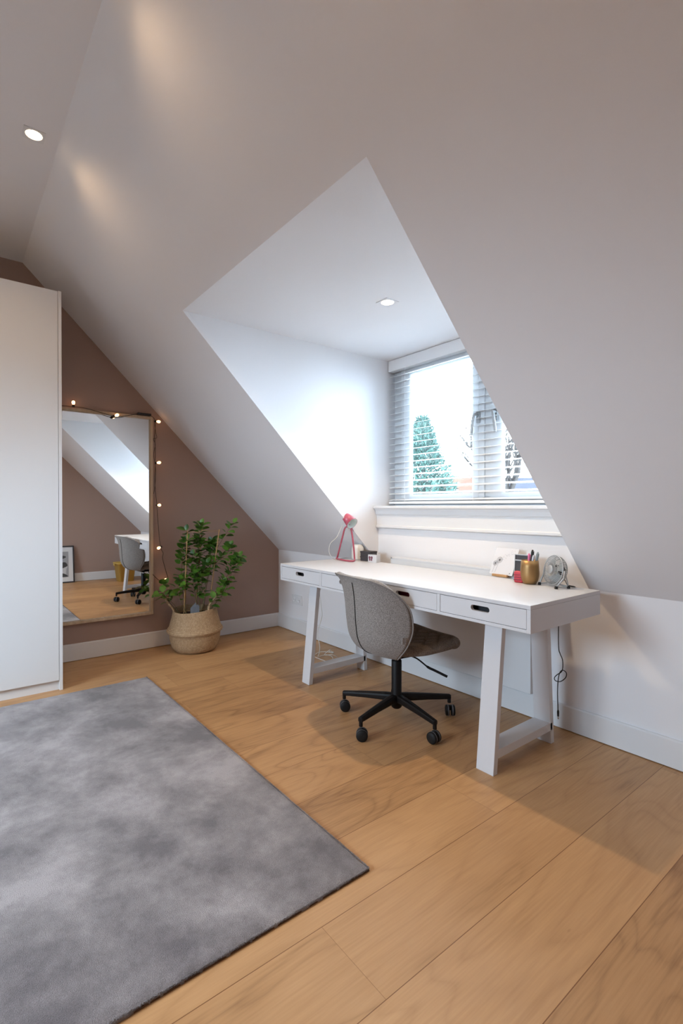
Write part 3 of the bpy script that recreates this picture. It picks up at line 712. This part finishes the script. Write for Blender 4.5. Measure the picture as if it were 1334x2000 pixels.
o = link('candle_jar', lathe(bmesh.new(), [(0, 0), (.036, 0), (.043, .004), (.044, .010), (.044, .078), (.040, .092), (.033, .103), (.033, .106), (0, .106)], 40), 'ceramic', None, True, (1.322, -.150, Z + .0005))
tag(o, 'cream white cylindrical jar with rounded shoulder between the pink lamp and the dark boxes', 'jar')
bm = bmesh.new()
for i, zz in enumerate((.064, .058, .050, .043, .036, .029, .022)):
    wdt = (.10, .16, .07, .13, .17, .09, .12)[i]
    a0 = -.45
    for k in range(4):
        aa, ab = a0 + k * wdt / 4, a0 + k * wdt / 4 + wdt / 6
        bm.faces.new([bm.verts.new((.0443 * cos(aa), .0443 * sin(aa), zz)), bm.verts.new((.0443 * cos(ab), .0443 * sin(ab), zz)), bm.verts.new((.0443 * cos(ab), .0443 * sin(ab), zz + .003)), bm.verts.new((.0443 * cos(aa), .0443 * sin(aa), zz + .003))])
link('label_print', bm, 'marklight', o)
for k, (lab) in enumerate(('dark grey box at the bottom of the small stack behind the clear cube', 'dark grey box on top of the small stack behind the clear cube')):
    b1 = thing('small_box', lab, 'box', (1.445, -.155, Z + .0005 + k * .034), R(8), 'dark boxes beside the jar')
    link('box_base', boxes((-.045, .045, -.035, .035, 0, .022)), 'box_black', b1, bevel=.001)
    link('box_lid', boxes((-.0465, .0465, -.0365, .0365, .0222, .0335)), 'box_black', b1, bevel=.001)
cb = thing('acrylic_cube', 'pale clear display block with a dark butterfly in front of the dark boxes', 'ornament', (1.535, -.185, Z + .0005), R(14))
link('cube_body', boxes((-.034, .034, -.024, .024, 0, .052)), 'clear', cb, bevel=.0015)
bm = bmesh.new()
for s in (-1, 1):
    for (px_, pz, rx_, rz_) in ((.0085, .032, .008, .010), (.007, .018, .006, .008)):
        vs = [bm.verts.new((-.012 + s * px_ + rx_ * cos(a), -.0245, pz + rz_ * sin(a))) for a in [2 * pi * i / 14 for i in range(14)]]; bm.faces.new(vs)
link('butterfly', bm, 'butterfly', cb)
bm = boxes((-.0345, -.0342, -.018, .006, .006, .046)); link('butterfly_side', bm, 'butterfly', cb)

# dandelion card on its wooden block
cd = thing('greeting_card', 'white square card with dandelion drawing leaning back in a small wooden holder', 'card', (2.462, -.118, Z + .0005), R(-2))
lean = .44
cm = lambda u, v, t: (u, v * sin(lean) * 1.0 + t * cos(lean), v * cos(lean) + .010 - t * sin(lean))
link('card_sheet', prism([[(-.072, 0), (.070, 0), (.070, .152), (-.072, .152)]], cm, 0, .0016), 'card', cd)
bm = bmesh.new()
def disc(u, v, r_, k=10, t=-.0006): bm.faces.new([bm.verts.new(cm(u + r_ * cos(2 * pi * i / k), v + r_ * sin(2 * pi * i / k), t)) for i in range(k)])
def stroke(p0, p1, w_, t=-.0005):
    p0, p1 = V(p0), V(p1); d = (p1 - p0).normalized(); s_ = V((-d.y, d.x)) * w_ / 2
    bm.faces.new([bm.verts.new(cm(q.x, q.y, t)) for q in (p0 + s_, p1 + s_, p1 - s_, p0 - s_)])
for (hx, hy, hr) in ((-.052, .062, .013), (-.030, .082, .017)):
    disc(hx, hy, hr * .28)
    for i in range(20):
        a = 2 * pi * i / 20; stroke((hx, hy), (hx + hr * cos(a), hy + hr * sin(a)), .0008); disc(hx + hr * cos(a), hy + hr * sin(a), .0014, 6)
stroke((-.052, .06), (-.056, .01), .001); stroke((-.030, .08), (-.040, .01), .001)
rr = random.Random(5)
for i in range(42):
    t = rr.random(); disc(-.012 + t * .060 + rr.uniform(-.008, .008), .092 + t * .050 + rr.uniform(-.012, .012), rr.uniform(.0006, .0013), 5)
disc(.052, .012, .003, 6)
link('dandelion_drawing', bm, 'mark', cd)
link('card_holder', boxes((-.045, .047, -.014, -.001, 0, .013), (-.045, .047, .0045, .014, 0, .013)), 'oakblock', cd, bevel=.001)

pf = thing('picture_stand', 'small dark display with silver frame standing behind the gold cup', 'display', (2.60, -.130, Z + .0005), R(5), rot=(R(-4), 0, R(5)))
link('stand_frame', prism([[(-.045, 0), (.055, 0), (.055, .128), (-.045, .128)], [(-.041, .004), (.051, .004), (.051, .095), (-.041, .095)], [(-.041, .101), (.051, .101), (.051, .124), (-.041, .124)]], lambda u, v, t: (u, t, v), -.008, .008), 'silver', pf)
link('stand_panel', boxes((-.042, .052, -.003, .006, .003, .125)), 'box_black', pf)
bm = bmesh.new()
for i, (u, v) in enumerate(((.0, .048), (.006, .046), (.012, .050), (.004, .040), (.010, .038), (.016, .044))):
    q = [(u, v), (u + .004, v), (u + .004, v + .006), (u, v + .006)]; bm.faces.new([bm.verts.new((a, -.0035, b_)) for a, b_ in q])
link('panel_print', bm, 'marklight', pf)

rb = thing('red_block', 'small rounded red plastic holder squeezed between the display and the gold cup', 'holder', (2.637, -.222, Z + .0005), R(15))
link('block_body', boxes((-.022, .022, -.014, .014, 0, .056)), 'red', rb, bevel=.007, seg=3)
bm = boxes(*[(-.0225, .014, -.0146, -.014, .012 + i * .012, .0165 + i * .012) for i in range(3)]); link('block_ridges', bm, 'red_dark', rb)

gc = thing('gold_cup', 'matt gold metal cup holding pens near the right end of the desk', 'cup', (2.692, -.218, Z + .0005))
link('cup_wall', lathe(bmesh.new(), [(0, .0), (.026, .0), (.030, .002), (.038, .018), (.0425, .038), (.0435, .055), (.0425, .085), (.040, .114), (.0385, .114), (.041, .085), (.042, .055), (.041, .038), (.034, .012), (0, .008)], 48), 'gold', gc, True)
pens = [('black ballpoint pen standing tallest in the gold cup', 'cable_b', (-.004, .0, .010), (.012, .004, .165), .0062, 'rubber'),
        ('pink highlighter in the gold cup behind the black pen', 'penpink', (-.012, .010, .010), (-.014, .016, .145), .0058, 'penpink'),
        ('grey flat marker leaning right in the gold cup', 'pengrey', (.006, .006, .010), (.034, .014, .155), .0060, 'pengrey'),
        ('white pen leaning in the gold cup between black and grey ones', 'penlilac', (.002, -.006, .010), (.022, -.006, .140), .0045, 'mark')]
for lab, mt_, a, b_, r_, tip in pens:
    p = thing('pen', lab, 'pen', V((2.692, -.218, Z)) + V(a), 0, 'pens in the gold cup'); d = V(b_) - V(a)
    link('pen_barrel', tube(bmesh.new(), [V((0, 0, 0)), d * .5, d * .93, d], [r_, r_, r_, r_ * .55], 10), mt_, p, True)
    sdv = d.normalized().cross(V((.3, -1, 0))).normalized()
    link('pen_clip', tube(bmesh.new(), [d * .96 + sdv * r_ * 1.2, d * .62 + sdv * r_ * 1.25], .0012, 6), tip, p, True)

# desk fan
fc = V((2.808, -.213, Z + .078)); fn = V((-.42, -.88, .18)).normalized()
fa = thing('desk_fan', 'small grey metal desk fan with round wire cage beside the gold cup', 'fan', (2.808, -.213, Z + .0005))
lc = fc - fa.location; mf = aim(fn, lc)
def ringm(r_, z, t_, seg=40): return [mf @ V((r_ * cos(2 * pi * i / seg), r_ * sin(2 * pi * i / seg), z)) for i in range(seg)]
link('rim', tube(bmesh.new(), ringm(.068, .0, 0), .0032, 8, closed=True), 'silver', fa, True)
bm = bmesh.new()
for i in range(48):
    a = 2 * pi * i / 48
    tube(bm, [mf @ V((r_ * cos(a), r_ * sin(a), z)) for r_, z in ((.020, .019), (.040, .017), (.056, .012), (.068, .001))], .0010, 4)
for r_, z in ((.034, .018), (.050, .0145)): tube(bm, ringm(r_, z, 0), .0010, 4, closed=True)
link('front_grille', bm, 'silver_metal', fa, True)
link('grille_badge', lathe(bmesh.new(), [(0, .0225), (.018, .022), (.022, .018), (.020, .016), (0, .016)], 28, mf), 'silver', fa, True)
bm = bmesh.new()
for i in range(36):
    a = 2 * pi * i / 36
    tube(bm, [mf @ V((r_ * cos(a), r_ * sin(a), z)) for r_, z in ((.067, -.001), (.065, -.020), (.056, -.032), (.028, -.040))], .0012, 4)
for r_, z in ((.065, -.020), (.056, -.032)): tube(bm, ringm(r_, z, 0), .0014, 4, closed=True)
link('rear_grille', bm, 'fangrey', fa, True)
link('motor_housing', lathe(bmesh.new(), [(0, -.052), (.022, -.050), (.027, -.042), (.027, -.016), (0, -.016)], 24, mf), 'rubber', fa, True)
bm = bmesh.new()
for k in range(4):
    a0 = k * pi / 2
    rows = [[mf @ V((r_ * cos(a0 + da), r_ * sin(a0 + da), -.004 - .010 * da)) for r_ in (.014, .030, .046, .058)] for da in (0, .3, .6, .9, 1.15)]
    vs = [[bm.verts.new(p) for p in r] for r in rows]
    for i in range(4):
        for j in range(3): bm.faces.new([vs[i][j], vs[i][j + 1], vs[i + 1][j + 1], vs[i + 1][j]])
bl_ = link('fan_blades', bm, 'fangrey', fa, True); md = bl_.modifiers.new('s', 'SOLIDIFY'); md.thickness = .0012
link('blade_hub', lathe(bmesh.new(), [(0, .004), (.013, .002), (.015, -.016), (0, -.016)], 20, mf), 'fangrey', fa, True)
side = fn.cross(V((0, 0, 1))).normalized(); fwd = V((fn.x, fn.y, 0)).normalized()
for s in (-1, 1):
    p0 = lc + side * s * .072 + V((0, 0, .004)) - fwd * .006
    pts = [p0, lc + side * s * .074 - V((0, 0, .03)), lc + side * s * .062 + fwd * .030 + V((0, 0, -lc.z + .008))]
    bm = prism([[(-.006, 0), (.006, 0), (.006, 1), (-.006, 1)]], lambda u, v, t: (0, 0, 0), 0, 1); bm.free()
    bm = tube(bmesh.new(), pts, [.004, .004, .0045], 8); tube(bm, [pts[2], lc + side * s * .062 - fwd * .034 + V((0, 0, -lc.z + .008)), p0], .0035, 8)
    link('stand_bracket', bm, 'silver', fa, True)
    for q in (.030, -.034):
        link('foot', lathe(bmesh.new(), [(0, 0), (.007, 0), (.0075, .004), (.006, .012), (0, .013)], 14, Matrix.Translation(lc + side * s * .062 + fwd * q + V((0, 0, -lc.z)))), 'rubber', fa, True)
link('stand_crossbar', tube(bmesh.new(), [lc + side * .062 - fwd * .034 + V((0, 0, -lc.z + .008)), lc - side * .062 - fwd * .034 + V((0, 0, -lc.z + .008))], .0035, 8), 'silver', fa, True)
link('fan_cord', tube(bmesh.new(), spline([mf @ V((0, -.02, -.045)), lc + V((.03, .05, -.05)), lc + V((.055, .02, -.062)), lc + V((.075, -.0, -.066)), lc + V((.085, .03, -.072)), lc + V((.07, .06, -.0745)), lc + V((.03, .075, -.0745))], 6), .0018, 6), 'cable_b', fa, True)

# ------------------------------------------------------------------ basket and plant
BC = V((.262, -.915, 0))
bs = thing('woven_basket', 'round woven seagrass belly basket with two handles in the corner by the mauve wall', 'basket', BC)
prof = [(0, .001), (.130, .001), (.155, .010), (.176, .040), (.188, .085), (.192, .120), (.194, .140), (.208, .150), (.213, .160), (.208, .172), (.198, .182), (.188, .215), (.176, .26), (.168, .30), (.166, .318), (.163, .322), (.160, .318), (.166, .26), (.178, .21), (.182, .15), (.176, .10), (.150, .02), (0, .012)]
bm = bmesh.new(); lathe(bm, prof, 96)
rr = random.Random(2)
for v in bm.verts:
    a = math.atan2(v.co.y, v.co.x); r_ = math.hypot(v.co.x, v.co.y)
    if r_ > .05:
        k = 1 + .012 * sin(2 * a + 1) + .004 * sin(5 * a); v.co.x *= k; v.co.y *= k; v.co.z += (.006 * sin(2 * a + .6) + .005 * sin(a)) * min(1, v.co.z / .3)
        if v.co.z > .22: k2 = 1 + rr.uniform(-.003, .003); v.co.x *= k2; v.co.y *= k2
link('basket_body', bm, 'basket', bs, True)
VRb = V((.37, .928, 0))
for s, pts in ((-1, [(-.150, .300), (-.165, .335), (-.195, .375), (-.213, .405), (-.205, .425), (-.17, .415)]), (1, [(.10, .315), (.105, .345), (.125, .375), (.160, .410), (.178, .425), (.182, .418)])):
    bm = bmesh.new(); c = [VRb * a + V((.928, -.37, 0)) * (.03 if s < 0 else .105 - .02 * i) + V((0, 0, z)) for i, (a, z) in enumerate(pts)]
    tube(bm, spline(c, 5), .0065, 8); tube(bm, spline([p + V((-.012, 0, -.004 + .006 * (i % 2))) for i, p in enumerate(c)], 5), .006, 8)
    link('basket_handle', bm, 'basket', bs, True)

pt = thing('potted_plant', 'green leafy camellia-like shrub on bamboo stakes growing out of the woven basket', 'plant', BC + V((0, 0, .02)))
link('pot', lathe(bmesh.new(), [(0, .0), (.11, .0), (.135, .23), (.14, .235), (.134, .235), (.13, .22), (0, .22)], 32), 'rubber', pt, True)
bm = bmesh.new(); rows = []
lathe(bm, [(0, .262), (.05, .264), (.09, .258), (.12, .262), (.148, .254), (.150, .24)], 40)
for v in bm.verts: v.co.z += rr.uniform(-.006, .006)
link('soil', bm, 'soil', pt, True)
def PP(a, z, dpt=0): return VRb * a + V((.928, -.37, 0)) * dpt + V((0, 0, z - .02))
rp = random.Random(11)
leaves = bmesh.new()
def leaf(p, d, ln, up):
    d = d.normalized(); s = d.cross(up); s = s.normalized() if s.length > 1e-4 else d.orthogonal().normalized(); nrm = s.cross(d).normalized()
    prof_ = [(0, 0), (.18, .26), (.42, .40), (.68, .35), (.88, .18), (1, 0)]
    mid = [leaves.verts.new(p + d * (t * ln) - nrm * (.16 * ln * t * t)) for t, _ in prof_]
    for sg in (-1, 1):
        ed = [mid[0]] + [leaves.verts.new(p + d * (t * ln) + s * (sg * w_ * ln) + nrm * (w_ * ln * .25 - .16 * ln * t * t)) for t, w_ in prof_[1:-1]] + [mid[-1]]
        for i in range(5):
            q = [mid[i], mid[i + 1], ed[i + 1], ed[i]]; q2 = []
            for v in q:
                if v not in q2: q2.append(v)
            if len(q2) > 2: leaves.faces.new(q2 if sg > 0 else q2[::-1])
# stems: list of (offset across the view, height, depth)
stems = [
 [(-.07, .26, .03), (-.075, .50, .03), (-.068, .75, .02), (-.062, .93, .02)],
 [(-.06, .26, .0), (-.09, .45, .02), (-.10, .62, .04), (-.085, .76, .03), (-.06, .86, .03)],
 [(.0, .26, .02), (.02, .5, .02), (.01, .70, .03), (.035, .88, .02), (.05, .975, .02)],
 [(.02, .26, .04), (.0, .45, .06), (-.03, .60, .07), (-.02, .74, .06)],
 [(.05, .26, .0), (.08, .50, .0), (.14, .72, -.02), (.22, .87, -.02), (.295, .985, -.02)],
 [(.06, .26, -.02), (.10, .55, -.02), (.17, .68, .0), (.24, .73, .0), (.27, .80, .0)],
 [(.08, .26, .0), (.14, .42, .02), (.22, .53, .02), (.30, .66, .02), (.335, .72, .02)],
 [(.08, .26, .03), (.16, .37, .05), (.23, .46, .05), (.28, .60, .04), (.315, .67, .03)],
 [(.02, .26, -.04), (.05, .50, -.05), (.10, .66, -.04), (.13, .79, -.04), (.125, .83, -.04)],
 [(.03, .26, .05), (.07, .42, .07), (.05, .56, .08), (.09, .68, .07)],
 [(.06, .26, .06), (.12, .37, .09), (.19, .45, .09), (.215, .52, .08)],
 [(-.10, .26, .02), (-.15, .36, .05), (-.20, .42, .06), (-.235, .455, .06), (-.262, .46, .05)],
 [(-.10, .26, .0), (-.15, .33, .02), (-.20, .40, .02), (-.225, .47, .0), (-.215, .52, 0)],
 [(-.05, .26, .06), (-.11, .42, .08), (-.13, .50, .07), (-.085, .56, .06)],
 [(.04, .26, -.02), (.03, .60, -.04), (.045, .78, -.03), (.02, .86, -.02)],
]
for si, st_ in enumerate(stems):
    pts = spline([PP(*q) for q in st_], 8)
    link('stem', tube(bmesh.new(), pts, [max(.0012, .0032 * (1 - i / len(pts))) for i in range(len(pts))], 6), 'stem', pt, True)
    n0 = int(len(pts) * (.30 if si not in (11, 12) else .35))
    if si in (4, 6, 7): n0 = int(len(pts) * .45)
    ang = rp.uniform(0, 6)
    for i in range(n0, len(pts)):
        for rep in range(2 if 0 < si < 10 or si > 12 else 1):
            if rp.random() < (.58 if si in (4, 11, 12) else .32 if si in (6, 7, 13) else .15): continue
            t = pts[min(i + 1, len(pts) - 1)] - pts[max(i - 1, 0)]; t.normalize(); ang += 2.4
            o1 = t.orthogonal().normalized(); o2 = t.cross(o1)
            out = (o1 * cos(ang) + o2 * sin(ang)); d = (out * .9 + t * .5 + V((0, 0, rp.uniform(-.25, .25)))).normalized()
            leaf(pts[i] + out * .010, d, rp.uniform(.042, .072), V((rp.uniform(-.6, .6), rp.uniform(-.6, .6), 1)))
    leaf(pts[-1], (pts[-1] - pts[-3]), .05, V((.5, -.6, .5)))
link('foliage', leaves, 'leaf', pt, True)
for a, b_ in (((-.085, .24, .07), (-.055, .93, .06)), ((.0, .26, -.05), (.055, .945, -.05)), ((.095, .26, .03), (.185, .935, .0)), ((-.075, .3, .02), (-.06, .80, .02))):
    link('bamboo_stake', tube(bmesh.new(), [PP(*a), PP(*b_)], .0042, 7), 'bamboo', pt, True)
for z, a0, a1 in ((.92, -.06, .19), (.80, -.08, .09), (.525, -.08, .03), (.312, -.07, .10), (.93, .05, .19)):
    link('trellis_wire', tube(bmesh.new(), [PP(a0, z, .05), PP(a1, z - .004, .0)], .0016, 5), 'bamboo', pt, True)
bm = bmesh.new()
v = [bm.verts.new(PP(a, z, dp)) for a, z, dp in ((-.035, .27, .09), (.03, .27, .075), (.032, .345, .05), (.005, .375, .045), (-.035, .335, .06))]; bm.faces.new(v)
o = link('plant_label', bm, 'plabel', pt); md = o.modifiers.new('s', 'SOLIDIFY'); md.thickness = .0015

# ------------------------------------------------------------------ things seen in the mirror, by the far gable
pc = thing('framed_photograph', 'black framed black and white photograph leaning on the far mauve wall in the mirror', 'picture', (L - .075, -1.175, .001), rot=(0, R(7), 0))
ph, pw = .54, .42
link('picture_frame', prism([[(-pw / 2, 0), (pw / 2, 0), (pw / 2, ph), (-pw / 2, ph)], [(-pw / 2 + .018, .018), (pw / 2 - .018, .018), (pw / 2 - .018, ph - .018), (-pw / 2 + .018, ph - .018)]], fm, -.012, .012), 'picblack', pc)
link('mount', boxes((-.002, .006, -pw / 2 + .018, pw / 2 - .018, .018, ph - .018)), 'paper', pc)
link('photo_print', boxes((-.004, -.002, -.135, .135, .085, .455)), 'picgrey', pc)
def blob(pts, name, m_, x):
    bm = bmesh.new(); sp = spline([(x, a, b_) for a, b_ in pts], 5, True); bm.faces.new([bm.verts.new(p) for p in sp]); bmesh.ops.triangulate(bm, faces=bm.faces)
    o = link(name, bm, m_, pc); md = o.modifiers.new('s', 'SOLIDIFY'); md.thickness = .0006
blob([(-.09, .09), (-.10, .20), (-.06, .30), (.0, .33), (.05, .30), (.10, .27), (.115, .22), (.08, .16), (.10, .09)], 'print_shape', 'picmid', -.0046)
blob([(-.05, .26), (.02, .29), (.09, .30), (.12, .25), (.07, .22), (.0, .20), (-.05, .21)], 'print_shape', 'picdark', -.0052)
blob([(-.02, .36), (.03, .40), (.09, .39), (.10, .37), (.04, .345), (-.01, .33)], 'print_shape', 'picdark', -.0052)
blob([(.02, .09), (.05, .14), (.10, .12), (.12, .09)], 'print_shape', 'picdark', -.0052)

yb = thing('storage_basket', 'ochre yellow storage tub on the floor near the far wall, seen in the mirror', 'basket', (3.93, -.335, .001))
def rrect(hx, hy, r_, z, k=6):
    out = []
    for cx_, cy_, a0 in ((hx - r_, hy - r_, 0), (-hx + r_, hy - r_, pi / 2), (-hx + r_, -hy + r_, pi), (hx - r_, -hy + r_, 3 * pi / 2)):
        out += [(cx_ + r_ * cos(a0 + pi / 2 * i / k), cy_ + r_ * sin(a0 + pi / 2 * i / k), z) for i in range(k + 1)]
    return out
rows = [rrect(.115, .10, .03, 0), rrect(.14, .13, .04, .262), rrect(.153, .143, .045, .262), rrect(.153, .143, .045, .275), rrect(.136, .126, .038, .275), rrect(.112, .097, .028, .01)]
bm = grid(rows, True); bm.faces.new([v for v in list(bm.verts)[:28]][::-1]); bm.verts.ensure_lookup_table()
nv = len(bm.verts); bm.faces.new([bm.verts[i] for i in range(nv - 28, nv)])
link('tub', bm, 'yellow', yb, True)
bm = boxes((-.03, .03, -.158, -.143, .235, .262)); link('tub_handle', bm, 'yellow', yb, bevel=.003)

# ------------------------------------------------------------------ outside
struct(link('ground', boxes((-60, 60, 3, 90, -6.2, -6)), 'bright_ground'))  # unseen ground, made pale to bounce daylight onto the dormer ceiling
ct = thing('conifer_tree', 'dense blue green conifer outside the left window pane', 'tree', (-9.35, 12.2, -6))
link('trunk', tube(bmesh.new(), [(0, 0, 0), (0, 0, 5), (.1, 0, 10.2)], [.25, .16, .02], 10), 'bark', ct, True)
bm = bmesh.new(); rt = random.Random(4)
for k in range(2600):
    t = rt.random() ** .8; z = 1.5 + 9.0 * t; rmax = 3.5 * (1 - t) ** .92 + .06; a = rt.uniform(0, 2 * pi)
    r_ = rmax * rt.uniform(.35, 1.0); p = V((r_ * cos(a), r_ * sin(a), z + .25 * r_)); out = V((cos(a), sin(a), rt.uniform(.1, .9))).normalized()
    for q in range(9):
        d = (out + V((rt.uniform(-.8, .8), rt.uniform(-.8, .8), rt.uniform(-.6, .8)))).normalized(); s = d.cross(V((rt.uniform(-1, 1), rt.uniform(-1, 1), 1))).normalized() * .035
        o1 = p + V((rt.uniform(-.14, .14), rt.uniform(-.14, .14), rt.uniform(-.14, .14))); ln = rt.uniform(.12, .26)
        bm.faces.new([bm.verts.new(c) for c in (o1 - s, o1 + s, o1 + d * ln)])
link('foliage', bm, 'needles', ct)
bt = thing('bare_tree', 'leafless brown tree outside the right window pane', 'tree', (-7.7, 15.6, -6))
bm = bmesh.new(); rt = random.Random(9)
def branch(p, d, ln, r_, lvl):
    pts = [p]; w_ = .06 if lvl == 0 else .24
    for i in range(4): d = (d + V((rt.uniform(-w_, w_), rt.uniform(-w_, w_), rt.uniform(-.05, .15)))).normalized(); pts.append(pts[-1] + d * ln / 4)
    tube(bm, pts, [r_ * (1 - .12 * i) for i in range(5)], 5, False)
    if lvl < 4:
        for k in range(6 if lvl == 0 else 3): branch(pts[rt.choice((2, 3, 4)) if lvl else 4], (d + V((rt.uniform(-.6, .6), rt.uniform(-.6, .6), rt.uniform(-.1, .5)))).normalized(), ln * (.30 if lvl == 0 else .66), r_ * .55, lvl + 1)
branch(V((0, 0, 0)), V((0, 0, 1)), 7.0, .20, 0)
link('trunk_and_branches', bm, 'bark', bt, True)
def house(name, label, loc, rz, w_, d_, he, hr, wm, rm):
    h = thing(name, label, 'house', loc, rz)
    body = boxes((-w_ / 2, w_ / 2, -d_ / 2, d_ / 2, 0, he)); link('wall', body, wm, h)
    link('gable', prism([[(-d_ / 2, he), (d_ / 2, he), (0, hr - .12)]], lambda u, v, t: (t, u, v), -w_ / 2, w_ / 2), wm, h)
    bm = bmesh.new()
    for s in (-1, 1):
        a = [(-w_ / 2 - .2, s * (d_ / 2 + .3), he - .18), (w_ / 2 + .2, s * (d_ / 2 + .3), he - .18), (w_ / 2 + .2, 0, hr), (-w_ / 2 - .2, 0, hr)]
        lo = [bm.verts.new(p) for p in a]; hi = [bm.verts.new((p[0], p[1], p[2] + .1)) for p in a]
        bm.faces.new(lo); bm.faces.new(hi[::-1])
        for i in range(4): bm.faces.new([lo[i], lo[(i + 1) % 4], hi[(i + 1) % 4], hi[i]])
    link('roof', bm, rm, h)
    for k in range(3):
        x = -w_ / 2 + (k + .5) * w_ / 3
        f = link('window', boxes((x - .6, x + .6, -d_ / 2 - .04, -d_ / 2, he - 1.7, he - .5)), 'pvc', h); link('window_pane', boxes((x - .5, x + .5, -d_ / 2 - .05, -d_ / 2 - .04, he - 1.6, he - .6)), 'slate', f)
    ch_ = link('chimney', boxes((w_ / 4, w_ / 4 + .6, -.3, .3, hr - .4, hr + .5)), 'brickfar', h)
house('house', 'house with orange tiled roof beyond the conifer', (-13.9, 20, -6), R(20), 4, 6, 6.2, 8.75, 'brickfar', 'orange_roof')
house('house', 'house with long grey slate roof outside the right window pane', (-20.3, 38, -6), R(25), 16, 9, 7.0, 9.6, 'brickfar', 'slate')
